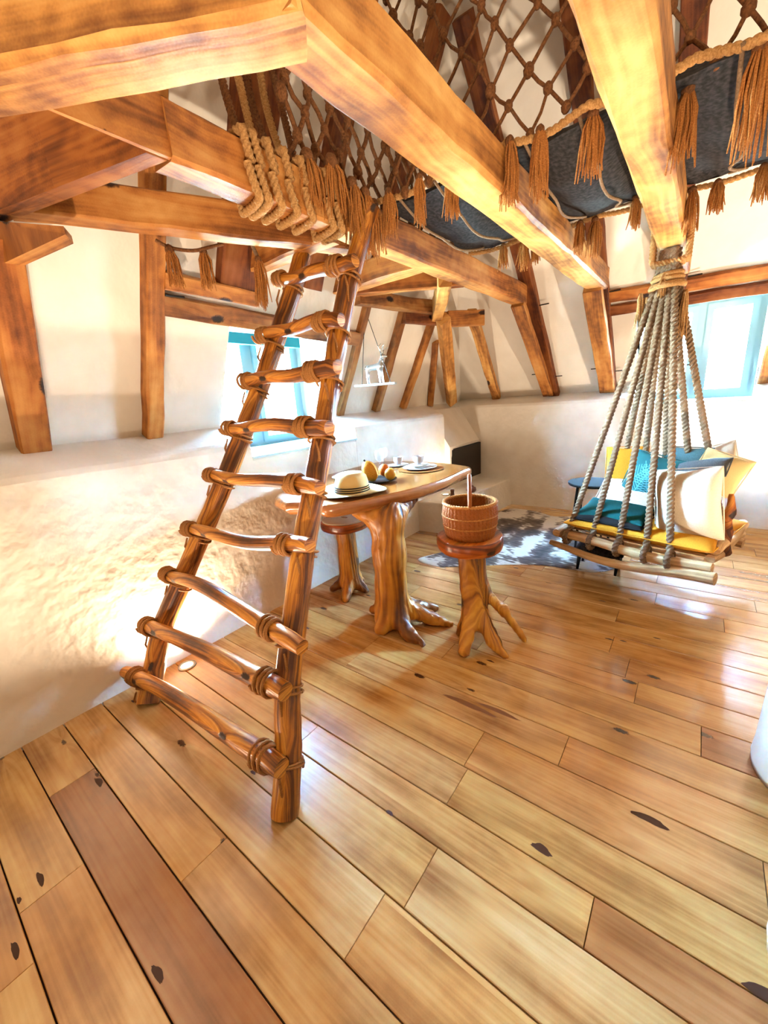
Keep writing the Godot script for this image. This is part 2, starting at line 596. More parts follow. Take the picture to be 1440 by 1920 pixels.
# ------------------------------------------------------------------ room
# profile (across, height) drawn out along z or x, lightly uneven
func drawn(prof: Array, from: float, to: float, along_x: bool, uneven := 0.004, ends := true) -> Shape:
	var s := Shape.new()
	var n := maxi(1, int(absf(to - from) / 0.12))
	var rings := []
	for i in n + 1:
		var t := lerpf(from, to, float(i) / n)
		var ring := []
		for p in prof:
			var d := lump.get_noise_2d(t * 90.0, p.x * 40.0 + p.y * 60.0) * uneven
			ring.append(V(t, p.y + d, p.x + d) if along_x else V(p.x + d, p.y + d, t))
		rings.append(ring)
	s.loft(rings, true, false)
	if ends:
		var poly := PackedVector2Array(prof)
		var tri := Geometry2D.triangulate_polygon(poly)
		for e in [0, n]:
			var b := s.v.size()
			for k in prof.size():
				s.vert(rings[e][k], prof[k])
			for k in range(0, tri.size(), 3):
				s.ix.append_array(PackedInt32Array([b + tri[k], b + tri[k + 1], b + tri[k + 2]]))
	return s

func build_room() -> void:
	var s: Shape
	# floor: joists' dark bed under separate boards
	s = Shape.new()
	s.box(V(-3.2, -0.2, -5.8), V(2.4, -0.022, 1.7))
	var fl := structure("floor", s, M.joint)
	# rows of boards run from the left wall; z of the joints as seen
	var rows := [0.62, 0.44, 0.25, 0.07, -0.11, -0.28, -0.455, -0.65, -0.86, -1.01, -1.195, -1.41, -1.59, -1.77, -1.96, -2.14, -2.33, -2.52, -2.70, -2.89, -3.07, -3.26, -3.44, -3.63, -3.81, -4.0, -4.18, -4.37, -4.56, -4.74, -4.93, -5.11, -5.3]
	var tone_of := {3: [6, 2, 1], 4: [0, 5, 4], 5: [1, 0, 4], 6: [0, 2, 3], 7: [6, 0, 1], 8: [2, 1, 4], 9: [0, 6, 4], 10: [6, 1, 3], 11: [1, 0, 2]}
	var cut_of := {3: [-1.55, -0.6], 4: [-1.98, 0.3], 5: [-1.2, 0.4], 6: [-0.62, 0.9], 7: [-0.55, 0.7], 8: [-1.3, -0.09], 9: [-0.6, 0.45], 10: [-0.62, 0.32], 11: [-1.5, -0.3]}
	for r in rows.size() - 1:
		var cuts: Array = cut_of.get(r, [rng.randf_range(-1.9, -0.9), rng.randf_range(-0.4, 0.9)])
		var tones: Array = tone_of.get(r, [rng.randi() % 7, [0, 1, 2, 6, 3][rng.randi() % 5], rng.randi() % 5])
		var xs := [-2.46] + cuts + [2.25]
		for k in 3:
			var b := board(xs[k] + 0.0008, xs[k + 1] - 0.0008, rows[r + 1] + 0.0022, rows[r] - 0.0022, rng.randf() * 4.0, rng.randf() * 3.0)
			part(fl, "floor_board", b, M.planks[tones[k]])
	# near floor behind the camera
	s = Shape.new()
	s.box(V(-2.46, -0.022, 0.622), V(2.25, 0.0, 1.5))
	part(fl, "floor_board", s, M.planks[1])
	# filled dark knots and stains in the boards: x, z, length, width
	for k in [[-1.62, 0.0, 0.07, 0.018], [-1.60, 0.06, 0.03, 0.012], [-1.44, 0.10, 0.07, 0.016], [-1.88, -0.26, 0.07, 0.022], [-1.93, -0.27, 0.03, 0.014], [-1.03, -0.13, 0.06, 0.02], [-0.26, -1.05, 0.07, 0.03], [0.30, -1.02, 0.10, 0.035], [-0.76, -0.86, 0.035, 0.014], [-1.35, -0.67, 0.035, 0.015], [-0.28, -2.47, 0.05, 0.014], [-0.21, -2.49, 0.04, 0.012], [-0.95, -1.88, 0.06, 0.018], [-0.8, -1.90, 0.05, 0.012], [-0.75, -1.52, 0.30, 0.03], [-0.62, -1.56, 0.22, 0.025], [0.02, -1.36, 0.12, 0.03], [-2.30, -0.56, 0.03, 0.014], [-0.4, -2.95, 0.05, 0.014], [-0.05, -2.62, 0.04, 0.012], [-2.02, -1.58, 0.06, 0.018]]:
		var d := Shape.new()
		var mid := d.vert(V(k[0], 0.0007, k[1]), Vector2.ZERO)
		for q in 24:
			var a := TAU * q / 24.0
			var e := 1.0 + 0.28 * lump.get_noise_3d(cos(a) * 60.0 + k[0] * 700.0, sin(a) * 90.0, k[1] * 700.0)
			d.vert(V(k[0] + cos(a) * k[2] / 2 * e, 0.0004, k[1] + signf(sin(a)) * pow(absf(sin(a)), 1.5) * k[3] / 2 * e + 0.12 * k[3] * cos(a * 2.0)), Vector2.ZERO)
		for q in 24:
			d.ix.append_array(PackedInt32Array([mid, mid + 1 + q, mid + 1 + (q + 1) % 24]))
		part(fl, "knot", d, M.stain if k[2] > 0.2 else M.knot)
	# left knee wall, with the window's gap and the niche at its far end
	var top := [Vector2(-2.44, -0.03), Vector2(-2.44, 1.245), Vector2(-2.452, 1.275), Vector2(-2.48, 1.292), Vector2(-2.80, 1.392), Vector2(-3.2, 1.42), Vector2(-3.2, -0.03)]
	var low := [Vector2(-2.44, -0.03), Vector2(-2.44, 1.15), Vector2(-2.45, 1.163), Vector2(-2.47, 1.168), Vector2(-3.2, 1.150), Vector2(-3.2, -0.03)]
	var niche := [Vector2(-2.39, -0.03), Vector2(-2.37, 0.88), Vector2(-2.66, 1.325), Vector2(-2.80, 1.40), Vector2(-3.2, 1.42), Vector2(-3.2, -0.03)]
	var wl := structure("wall_left", drawn(top, 1.5, -1.65, false, 0.006), M.plaster_rough)
	part(wl, "wall_below_window", drawn(low, -1.65, -2.75, false), M.plaster_rough)
	part(wl, "wall_past_window", drawn(top, -2.75, -4.38, false, 0.005), M.plaster)
	part(wl, "niche_wall", drawn(niche, -4.38, -5.4, false, 0.002), M.plaster)
	# left roof slope, with the dormer
	var lo := 1.36
	var hi := 4.0
	for seg in [[1.5, -1.65, lo, hi], [-1.65, -2.75, 2.03, hi], [-2.75, -5.7, lo, hi]]:
		var pl := Shape.new()
		var n := maxi(2, int(absf(seg[1] - seg[0]) / 0.3))
		var y0: float = seg[2]
		var y1: float = seg[3]
		pl.hexa([V(lx(y0), y0, seg[0]), V(lx(y0), y0, seg[1]), V(lx(y0) - 0.2, y0, seg[1]), V(lx(y0) - 0.2, y0, seg[0]),
			V(lx(y1), y1, seg[0]), V(lx(y1), y1, seg[1]), V(lx(y1) - 0.2, y1, seg[1]), V(lx(y1) - 0.2, y1, seg[0])])
		part(wl, "roof_slope", pl, M.plaster)
	s = Shape.new()
	s.box(V(-3.2, 2.20, -2.85), V(lx(2.22) - 0.01, 2.32, -1.55))
	part(wl, "dormer_head", s, M.plaster)
	for z in [[-1.65, -1.53], [-2.87, -2.75]]:
		s = Shape.new()
		s.hexa([V(-3.2, 1.15, z[0]), V(lx(1.15) - 0.03, 1.15, z[0]), V(lx(1.15) - 0.03, 1.15, z[1]), V(-3.2, 1.15, z[1]), V(-3.2, 2.21, z[0]), V(lx(2.21) - 0.03, 2.21, z[0]), V(lx(2.21) - 0.03, 2.21, z[1]), V(-3.2, 2.21, z[1])])
		part(wl, "dormer_cheek", s, M.plaster)
	window_1()
	# far knee wall and slope
	var ftop := [Vector2(-5.22, -0.03), Vector2(-5.6, -0.03), Vector2(-5.6, 1.45), Vector2(-5.50, 1.425), Vector2(-5.26, 1.345), Vector2(-5.232, 1.33), Vector2(-5.22, 1.30)]
	var flow := [Vector2(-5.22, -0.03), Vector2(-5.7, -0.03), Vector2(-5.7, 1.245), Vector2(-5.25, 1.255), Vector2(-5.225, 1.245)]
	var wf := structure("wall_far", drawn(ftop, -3.2, -0.57, true, 0.004), M.plaster)
	part(wf, "wall_below_window", drawn(flow, -0.57, 0.42, true, 0.002), M.plaster)
	part(wf, "wall_past_window", drawn(ftop, 0.42, 2.4, true, 0.004), M.plaster)
	for seg in [[-3.2, -0.57, 1.38, 4.0], [-0.57, 0.42, 2.16, 4.0], [0.42, 2.4, 1.38, 4.0]]:
		var pl := Shape.new()
		var y0: float = seg[2]
		var y1: float = seg[3]
		pl.hexa([V(seg[0], y0, fz(y0)), V(seg[1], y0, fz(y0)), V(seg[1], y0, fz(y0) - 0.25), V(seg[0], y0, fz(y0) - 0.25),
			V(seg[0], y1, fz(y1)), V(seg[1], y1, fz(y1)), V(seg[1], y1, fz(y1) - 0.25), V(seg[0], y1, fz(y1) - 0.25)])
		part(wf, "roof_slope", pl, M.plaster)
	s = Shape.new()
	s.box(V(-0.7, 2.26, -5.75), V(0.55, 2.4, fz(2.3) - 0.02))
	part(wf, "dormer_head", s, M.plaster)
	for x in [[-0.69, -0.57], [0.42, 0.54]]:
		s = Shape.new()
		s.hexa([V(x[0], 1.24, -5.75), V(x[1], 1.24, -5.75), V(x[1], 1.24, fz(1.24) - 0.03), V(x[0], 1.24, fz(1.24) - 0.03), V(x[0], 2.28, -5.75), V(x[1], 2.28, -5.75), V(x[1], 2.28, fz(2.28) - 0.03), V(x[0], 2.28, fz(2.28) - 0.03)])
		part(wf, "dormer_cheek", s, M.plaster)
	window_2()
	# the sides out of the picture close the room
	s = Shape.new()
	s.box(V(2.25, -0.03, -5.7), V(2.45, 4.0, 1.7))
	structure("wall_right", s, M.plaster)
	s = Shape.new()
	s.box(V(-3.3, -0.03, 1.5), V(2.45, 4.0, 1.7))
	structure("wall_near", s, M.plaster)
	s = Shape.new()
	s.box(V(-3.3, 3.85, -5.7), V(2.45, 4.1, 1.7))
	structure("ceiling", s, M.plaster)
	# rounded plaster piers at the right edge
	for d in [[V(0.56, 0, -1.86), "rounded white plaster pier at the right edge beyond the rope swing", 0.235], [V(0.545, 0, -1.14), "rounded white plaster pier lowest at the right edge, nearest the camera", 0.235]]:
		var p := Shape.new()
		var prof := [Vector2(0.0, 0.0), Vector2(d[2] + 0.004, 0.0), Vector2(d[2] + 0.008, 0.03), Vector2(d[2] + 0.003, 0.10), Vector2(d[2] - 0.002, 0.4), Vector2(d[2] - 0.004, 1.02), Vector2(d[2] - 0.02, 1.06), Vector2(d[2] - 0.06, 1.085), Vector2(0.0, 1.10)]
		p.lathe(d[0], prof, 40)
		single("plaster_pier", d[1], "pier", d[0], p, M.plaster)

func board(x0: float, x1: float, z0: float, z1: float, du: float, dv: float) -> Shape:
	var s := Shape.new()
	var c := 0.0022
	var lo := -0.022
	var o := [V(x0, lo, z0), V(x1, lo, z0), V(x1, lo, z1), V(x0, lo, z1), V(x0, -c, z0), V(x1, -c, z0), V(x1, -c, z1), V(x0, -c, z1), V(x0 + c * 0.3, 0, z0 + c), V(x1 - c * 0.3, 0, z0 + c), V(x1 - c * 0.3, 0, z1 - c), V(x0 + c * 0.3, 0, z1 - c)]
	for f in [[8, 9, 10, 11], [4, 5, 9, 8], [5, 6, 10, 9], [6, 7, 11, 10], [7, 4, 8, 11], [0, 1, 5, 4], [1, 2, 6, 5], [2, 3, 7, 6], [3, 0, 4, 7]]:
		var b := s.v.size()
		for k in f:
			s.vert(o[k], Vector2(o[k].x - x0 + du, o[k].z - z0 + dv + o[k].y))
		s.quad(b, b + 1, b + 2, b + 3)
	return s

func frame_box(parent: Node, called: String, a: Vector3, b: Vector3, m: Material) -> MeshInstance3D:
	var s := Shape.new()
	s.box(Vector3(minf(a.x, b.x), minf(a.y, b.y), minf(a.z, b.z)), Vector3(maxf(a.x, b.x), maxf(a.y, b.y), maxf(a.z, b.z)))
	return part(parent, called, s, m)

func window_1() -> void:
	var x0 := -3.16
	var x1 := -3.09
	var s := Shape.new()
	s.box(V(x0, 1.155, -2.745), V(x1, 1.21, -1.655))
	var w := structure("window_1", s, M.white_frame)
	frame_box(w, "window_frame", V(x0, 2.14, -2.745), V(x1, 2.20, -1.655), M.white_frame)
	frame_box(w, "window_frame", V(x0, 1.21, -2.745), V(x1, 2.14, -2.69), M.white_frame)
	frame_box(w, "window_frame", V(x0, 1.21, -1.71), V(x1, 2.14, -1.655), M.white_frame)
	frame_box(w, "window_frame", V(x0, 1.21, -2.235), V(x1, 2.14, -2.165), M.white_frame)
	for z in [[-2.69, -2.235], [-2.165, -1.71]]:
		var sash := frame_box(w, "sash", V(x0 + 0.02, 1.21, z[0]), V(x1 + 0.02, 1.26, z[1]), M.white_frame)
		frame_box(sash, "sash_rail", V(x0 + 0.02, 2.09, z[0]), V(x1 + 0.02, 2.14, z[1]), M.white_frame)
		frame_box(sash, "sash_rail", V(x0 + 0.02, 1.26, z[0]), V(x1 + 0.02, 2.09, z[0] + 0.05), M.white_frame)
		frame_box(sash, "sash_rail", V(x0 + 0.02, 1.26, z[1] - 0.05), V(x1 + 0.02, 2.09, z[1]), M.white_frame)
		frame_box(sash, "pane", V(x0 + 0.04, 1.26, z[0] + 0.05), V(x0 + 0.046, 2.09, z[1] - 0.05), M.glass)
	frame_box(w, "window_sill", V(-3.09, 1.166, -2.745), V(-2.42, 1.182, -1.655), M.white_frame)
	var bl := flat("teal blind", Color(0.12, 0.44, 0.48), 0.8)
	frame_box(w, "roller_blind", V(-3.03, 2.01, -2.70), V(-2.98, 2.17, -1.70), bl)

func window_2() -> void:
	var z0 := -5.72
	var z1 := -5.65
	var s := Shape.new()
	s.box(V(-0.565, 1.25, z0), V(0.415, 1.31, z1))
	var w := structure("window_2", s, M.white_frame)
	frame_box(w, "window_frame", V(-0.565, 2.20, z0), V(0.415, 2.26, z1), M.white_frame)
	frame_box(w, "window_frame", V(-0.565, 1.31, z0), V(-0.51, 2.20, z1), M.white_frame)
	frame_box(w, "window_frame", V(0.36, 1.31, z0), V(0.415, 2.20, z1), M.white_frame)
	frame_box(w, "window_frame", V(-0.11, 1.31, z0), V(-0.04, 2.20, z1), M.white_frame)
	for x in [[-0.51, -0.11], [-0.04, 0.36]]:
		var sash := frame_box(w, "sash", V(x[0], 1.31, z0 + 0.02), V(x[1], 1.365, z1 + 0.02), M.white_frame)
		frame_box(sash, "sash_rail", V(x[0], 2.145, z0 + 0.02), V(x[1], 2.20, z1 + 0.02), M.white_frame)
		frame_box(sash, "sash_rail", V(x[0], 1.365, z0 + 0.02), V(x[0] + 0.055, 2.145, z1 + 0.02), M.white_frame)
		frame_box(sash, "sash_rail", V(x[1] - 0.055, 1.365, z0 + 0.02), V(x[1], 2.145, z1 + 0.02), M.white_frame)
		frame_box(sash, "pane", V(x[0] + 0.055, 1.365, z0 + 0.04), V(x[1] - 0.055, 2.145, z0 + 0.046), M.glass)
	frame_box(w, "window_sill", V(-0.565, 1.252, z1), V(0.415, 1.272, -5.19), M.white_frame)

func build_timbers() -> void:
	# loft beams that run away from the camera
	var b1 := timber("loft_beam", "brown loft beam wrapped with rope above the ladder top", "beam", V(-1.515, 2.385, -0.86), V(-1.515, 2.385, -4.32), 0.13, 0.17, M.beam_mid, 1, "loft beams")
	var scarf := Shape.new()
	scarf.hexa([V(-1.47, 2.302, -0.88), V(-1.452, 2.302, -0.88), V(-1.452, 2.302, -0.42), V(-1.462, 2.302, -0.42), V(-1.47, 2.468, -0.88), V(-1.452, 2.468, -0.88), V(-1.452, 2.468, -0.42), V(-1.462, 2.468, -0.42)])
	part(b1, "scarfed_end", scarf, M.beam_mid)
	var b2 := timber("loft_beam", "honey loft beam with pale underside between rope-wrapped beam and swing beam", "beam", V(-0.835, 2.385, -0.78), V(-0.835, 2.385, -4.34), 0.17, 0.17, M.beam_honey, 2, "loft beams")
	timber("loft_beam", "pale loft beam that carries the rope swing", "beam", V(-0.255, 2.385, -0.55), V(-0.255, 2.385, -4.40), 0.15, 0.17, M.beam_honey, 3, "loft beams")
	# beams that come in from the near left corner
	timber("tie_beam", "massive honey beam filling the upper left corner of the photo", "beam", V(-0.79, 2.47, -0.86), V(-2.0, 2.47, -0.13), 0.16, 0.34, M.beam_honey, 4)
	var tb := Shape.new()
	tb.hexa([V(-1.475, 2.30, -0.855), V(-2.60, 2.30, -0.523), V(-2.565, 2.30, -0.455), V(-1.475, 2.30, -0.79), V(-1.475, 2.70, -0.855), V(-2.60, 2.70, -0.523), V(-2.565, 2.70, -0.455), V(-1.475, 2.70, -0.79)])
	single("tie_beam", "reddish cracked beam joining rope-wrapped beam below the massive corner beam", "beam", V(-2.0, 2.3, -0.63), tb, M.beam_red)
	tb = Shape.new()
	tb.hexa([V(-2.50, 2.14, -0.518), V(-1.85, 2.14, -0.64), V(-1.925, 2.14, -0.685), V(-2.52, 2.14, -0.575), V(-2.50, 2.34, -0.518), V(-1.85, 2.165, -0.64), V(-1.925, 2.165, -0.685), V(-2.52, 2.34, -0.575)])
	single("tie_beam", "short beam stub with sawn end above the leftmost leaning post", "beam", V(-2.2, 2.14, -0.6), tb, M.beam_mid)
	timber("trimmer_beam", "slanting beam with pale lower edge running behind the ladder top", "beam", V(-2.24, 2.375, -0.60), V(-1.62, 2.375, -2.02), 0.11, 0.15, M.beam_mid, 7)
	timber("tie_beam", "short tie beam behind the ladder rungs above the bright window", "beam", V(-1.60, 2.37, -1.76), V(-2.42, 2.37, -1.76), 0.11, 0.14, M.beam_mid, 8)
	timber("tie_beam", "short tie beam with white underside just past the ladder top", "beam", V(-1.57, 2.375, -2.545), V(-2.36, 2.375, -2.555), 0.12, 0.15, M.beam_mid, 9)
	timber("dragon_beam", "orange diagonal beam under the rope-wrapped beam, past the ladder top", "beam", V(-1.55, 2.36, -3.16), V(-2.34, 2.36, -2.63), 0.08, 0.12, M.beam_red, 10)
	timber("dragon_beam", "pale downward beam end above the corner post", "beam", V(-1.60, 2.34, -2.95), V(-2.16, 2.26, -3.78), 0.10, 0.15, M.beam_honey, 11)
	# posts on the left slope
	var up := V(0, 0, 1)
	var posts := [
		[-0.56, 0.135, M.beam_red, "leftmost reddish post leaning on the white roof slope", 0.11, 1.385, 2.24],
		[-1.16, 0.10, M.beam_mid, "knotty brown post between leftmost post and bright window", 0.10, 1.385, 3.2],
		[-2.90, 0.075, M.beam_grey, "pale slim post at the far side of the bright window", 0.06, 1.39, 2.3],
		[-3.46, 0.10, M.beam_grey, "grey brown leaning post behind the little deer swing", 0.07, 1.395, 2.3],
		[-3.97, 0.09, M.beam_mid, "leaning post between the deer swing post and the corner", 0.07, 1.395, 2.3]]
	for i in posts.size():
		var p: Array = posts[i]
		var o := timber("leaning_post", p[3], "post", V(lx(p[5]) + p[4] * 0.3, p[5], p[0]), V(lx(p[6]) + p[4] * 0.3, p[6], p[0] + (0.03 if i == 3 else 0.0)), p[1], p[4], p[2], 20 + i, "posts on the left roof slope", V(1, 0.5, 0))
		if i == 1:
			peg(o, V(lx(2.1) + 0.08, 2.12, -1.21), V(0.1, 0, -1), 0.1)
	timber("leaning_post", "short crossing post right beside the corner post", "post", V(-2.74, 1.395, -4.58), V(-2.42, 2.08, -4.20), 0.08, 0.07, M.beam_mid, 26, "posts on the left roof slope", V(1, 0.5, 0))
	timber("corner_post", "orange corner post leaning into the room under pale beam end", "post", V(-2.66, 1.40, -5.0), V(-2.06, 2.21, -3.74), 0.12, 0.10, M.beam_honey, 27, "", V(1, 0, 1))
	# rafters and lintels on the left slope
	timber("rafter", "wide dark rafter with hanging rope loops above rope-wrapped beam", "rafter", V(lx(2.2) + 0.02, 2.2, -1.66), V(lx(3.8) + 0.02, 3.8, -1.66), 0.26, 0.10, M.beam_dark, 30, "rafters on the left slope", V(1, 0.5, 0))
	timber("rafter", "narrower dark rafter behind the net, next to the wide rafter", "rafter", V(lx(2.3) + 0.02, 2.3, -2.24), V(lx(3.8) + 0.02, 3.8, -2.24), 0.16, 0.10, M.beam_dark, 31, "rafters on the left slope", V(1, 0.5, 0))
	timber("rafter", "dark rafter deep behind the net near the hip", "rafter", V(lx(2.3) + 0.02, 2.3, -2.9), V(lx(3.8) + 0.02, 3.8, -2.9), 0.14, 0.10, M.beam_dark, 32, "rafters on the left slope", V(1, 0.5, 0))
	timber("window_lintel", "lower brown lintel board over the bright window", "lintel", V(lx(2.08) + 0.035, 2.085, -1.20), V(lx(2.02) + 0.035, 2.02, -2.86), 0.07, 0.11, M.beam_grey, 33, "", V(0.45, 1, 0))
	timber("window_lintel", "upper brown lintel board resting on the lower one, behind rope tassels", "lintel", V(lx(2.2) + 0.045, 2.19, -1.20), V(lx(2.2) + 0.045, 2.175, -1.78), 0.08, 0.085, M.beam_mid, 34, "", V(0.45, 1, 0))
	# wall plates in the far left corner
	timber("wall_plate", "greyed plate beam above the little deer swing", "beam", V(lx(2.28) + 0.06, 2.30, -2.72), V(-2.10, 2.30, -3.72), 0.09, 0.11, M.beam_grey, 35)
	timber("wall_plate", "dark greyed plate beam between deer swing post and corner post", "beam", V(lx(2.25) + 0.05, 2.235, -3.40), V(-2.12, 2.235, -3.95), 0.08, 0.12, M.beam_dark, 36)
	timber("wall_plate", "brown plate beam from the corner post along the far slope", "beam", V(-2.08, 2.22, -3.86), V(-1.83, 2.22, -4.14), 0.08, 0.14, M.beam_mid, 37)
	# far posts, braces and rafters
	var far := [
		[-2.08, 0.10, 2.30, 0.08, M.beam_honey, "orange leaning post beside the corner post on the far slope"],
		[-1.46, 0.13, 3.8, 0.10, M.beam_dark, "dark rafter behind the far end of the rope-wrapped beam"],
		[-0.84, 0.13, 3.8, 0.10, M.beam_dark, "dark rafter behind the far end of the honey beam"],
		[-0.26, 0.13, 3.8, 0.10, M.beam_dark, "dark rafter behind the swing beam beside the far window"],
		[0.46, 0.10, 3.8, 0.10, M.beam_mid, "brown rafter at the right edge beside the far window"]]
	for i in far.size():
		var p: Array = far[i]
		var y0 := 1.42
		var top: float = p[2]
		var o := timber("leaning_post" if i == 0 else "rafter", p[5], "post" if i == 0 else "rafter", V(p[0] + (-0.13 if i == 0 else 0.0), y0, fz(y0) + 0.03), V(p[0] + (0.12 if i == 0 else 0.0), top, fz(top) + (0.42 if i == 0 else 0.03)), p[1], p[3], p[4], 40 + i, "timbers on the far slope", V(0, 1, -1))
		if i > 0:
			peg(o, V(p[0] + 0.06, 2.3, fz(2.3) + 0.05), V(1, 0, 0.1), 0.1)
			peg(o, V(p[0] + 0.06, 1.62, fz(1.62) + 0.05), V(1, 0, 0.1), 0.08)
	for p in [[-1.515, "light brace leaning up to the rope-wrapped beam's far end", 0.12], [-0.86, "light brace leaning up to the honey beam's far end", 0.15], [-0.27, "light brace under the swing beam's far end, behind the ropes", 0.10]]:
		var o := timber("knee_brace", p[1], "brace", V(p[0], 1.43, fz(1.43) + 0.08), V(p[0], 2.305, -4.24), p[2], 0.085, M.beam_mid, 50 + int(-p[0] * 10), "braces under the loft beams", V(0, 1, -1))
		peg(o, V(p[0] - p[2] / 2, 1.66, -5.10), V(-1, 0, 0.05), 0.06)
	timber("window_lintel", "long brown lintel over the far window, crossing behind the swing ropes", "lintel", V(-0.84, 2.27, fz(2.27) + 0.035), V(0.62, 2.24, fz(2.24) + 0.035), 0.07, 0.10, M.beam_red, 60, "", V(0, 1, 0.6))
	timber("window_lintel", "darker lower lintel directly above the far window's frame", "lintel", V(-0.80, 2.165, fz(2.165) + 0.03), V(0.60, 2.145, fz(2.145) + 0.03), 0.06, 0.09, M.beam_dark, 61, "", V(0, 1, 0.6))


# ------------------------------------------------------------------ organic wood: tapered bones joined smoothly, meshed as surface nets
func organic(bones: Array, cell: float, blend: float, ridge: float) -> Shape:
	var lo := Vector3.INF
	var hi := -Vector3.INF
	for b in bones:
		var r: float = maxf(b[2], b[3]) + cell * 3.0
		lo = lo.min(b[0] - Vector3.ONE * r).min(b[1] - Vector3.ONE * r)
		hi = hi.max(b[0] + Vector3.ONE * r).max(b[1] + Vector3.ONE * r)
	lo.y = maxf(lo.y, -0.02)
	var nx := int((hi.x - lo.x) / cell) + 2
	var ny := int((hi.y - lo.y) / cell) + 2
	var nz := int((hi.z - lo.z) / cell) + 2
	var val := PackedFloat32Array()
	val.resize(nx * ny * nz)
	val.fill(1.0)
	for b in bones:
		var a: Vector3 = b[0]
		var ab: Vector3 = b[1] - b[0]
		var len2 := ab.length_squared()
		var r: float = maxf(b[2], b[3]) + blend + cell * 2.0
		var l0: Vector3 = (a.min(b[1]) - Vector3.ONE * r - lo) / cell
		var l1: Vector3 = (a.max(b[1]) + Vector3.ONE * r - lo) / cell
		for k in range(maxi(0, int(l0.z)), mini(nz, int(l1.z) + 2)):
			for j in range(maxi(0, int(l0.y)), mini(ny, int(l1.y) + 2)):
				for i in range(maxi(0, int(l0.x)), mini(nx, int(l1.x) + 2)):
					var p := lo + Vector3(i, j, k) * cell
					var t := clampf((p - a).dot(ab) / len2, 0.0, 1.0)
					var d: float = (p - a - ab * t).length() - lerpf(b[2], b[3], t)
					var at := (k * ny + j) * nx + i
					var o := val[at]
					var h := maxf(blend - absf(o - d), 0.0) / blend
					val[at] = minf(o, d) - h * h * blend * 0.25
	var gr := noise(91, 1.0, 2)
	for k in nz:
		for j in ny:
			for i in nx:
				var at := (k * ny + j) * nx + i
				if absf(val[at]) < 0.06:
					var p := lo + Vector3(i, j, k) * cell
					val[at] += ridge * gr.get_noise_3d(p.x * 26.0, p.y * 4.0, p.z * 26.0)
					if p.y < 0.0:
						val[at] = maxf(val[at], -p.y)
	var s := Shape.new()
	var ids := PackedInt32Array()
	ids.resize(nx * ny * nz)
	ids.fill(-1)
	var off := [0, 1, nx, nx + 1, nx * ny, nx * ny + 1, nx * ny + nx, nx * ny + nx + 1]
	var edges := [[0, 1], [2, 3], [4, 5], [6, 7], [0, 2], [1, 3], [4, 6], [5, 7], [0, 4], [1, 5], [2, 6], [3, 7]]
	var mid := (lo + hi) / 2
	for k in nz - 1:
		for j in ny - 1:
			for i in nx - 1:
				var at := (k * ny + j) * nx + i
				var v0 := val[at]
				if v0 > 0.08 or v0 < -0.08:
					continue
				var neg := 0
				for c in 8:
					if val[at + off[c]] < 0.0:
						neg += 1
				if neg == 0 or neg == 8:
					continue
				var sum := Vector3.ZERO
				var n := 0
				for e in edges:
					var a := val[at + off[e[0]]]
					var b := val[at + off[e[1]]]
					if (a < 0.0) != (b < 0.0):
						var t := a / (a - b)
						var pa := Vector3(e[0] & 1, (e[0] >> 1) & 1, e[0] >> 2)
						var pb := Vector3(e[1] & 1, (e[1] >> 1) & 1, e[1] >> 2)
						sum += pa.lerp(pb, t)
						n += 1
				var p := lo + (Vector3(i, j, k) + sum / n) * cell
				p.y = maxf(p.y, 0.0)
				ids[at] = s.vert(p, Vector2(p.y, atan2(p.z - mid.z, p.x - mid.x) * 0.12 + p.x * 0.2))
	var sx := 1
	var sy := nx
	var sz := nx * ny
	for k in range(1, nz - 1):
		for j in range(1, ny - 1):
			for i in range(1, nx - 1):
				var at := (k * ny + j) * nx + i
				var a := val[at]
				for ax in 3:
					var st: int = [sx, sy, sz][ax]
					var u: int = [sy, sz, sx][ax]
					var w: int = [sz, sx, sy][ax]
					var b := val[at + st]
					if (a < 0.0) == (b < 0.0):
						continue
					var q := [ids[at - u - w], ids[at - w], ids[at], ids[at - u]]
					if q.min() < 0:
						continue
					if a < 0.0:
						s.quad(q[0], q[3], q[2], q[1])
					else:
						s.quad(q[0], q[1], q[2], q[3])
	return s

# smooth curve through points
func curve(pts: Array, n: int) -> Array:
	var out := []
	for i in pts.size() - 1:
		var p0: Vector3 = pts[maxi(i - 1, 0)]
		var p3: Vector3 = pts[mini(i + 2, pts.size() - 1)]
		for k in n:
			out.append(pts[i].cubic_interpolate(pts[i + 1], p0, p3, float(k) / n))
	out.append(pts[-1])
	return out

# ------------------------------------------------------------------ rope pieces
func coil(mid: Vector3, axis: Vector3, r: float, turns: float, width: float, thick: float, seed_ := 0) -> Shape:
	var s := Shape.new()
	var t := axis.normalized()
	var a := t.cross(Vector3.UP)
	if a.length() < 0.2:
		a = t.cross(Vector3.RIGHT)
	a = a.normalized()
	var b := t.cross(a)
	var pts := []
	var n := int(turns * 14)
	for i in n + 1:
		var k := float(i) / n
		var w := TAU * turns * k
		var wob := 1.0 + 0.05 * sin(w * 0.37 + seed_)
		pts.append(mid + t * ((k - 0.5) * width + 0.006 * sin(w * 0.5 + seed_ * 1.7)) + (a * cos(w) + b * sin(w)) * r * wob)
	s.tube(pts, thick, 6)
	return s

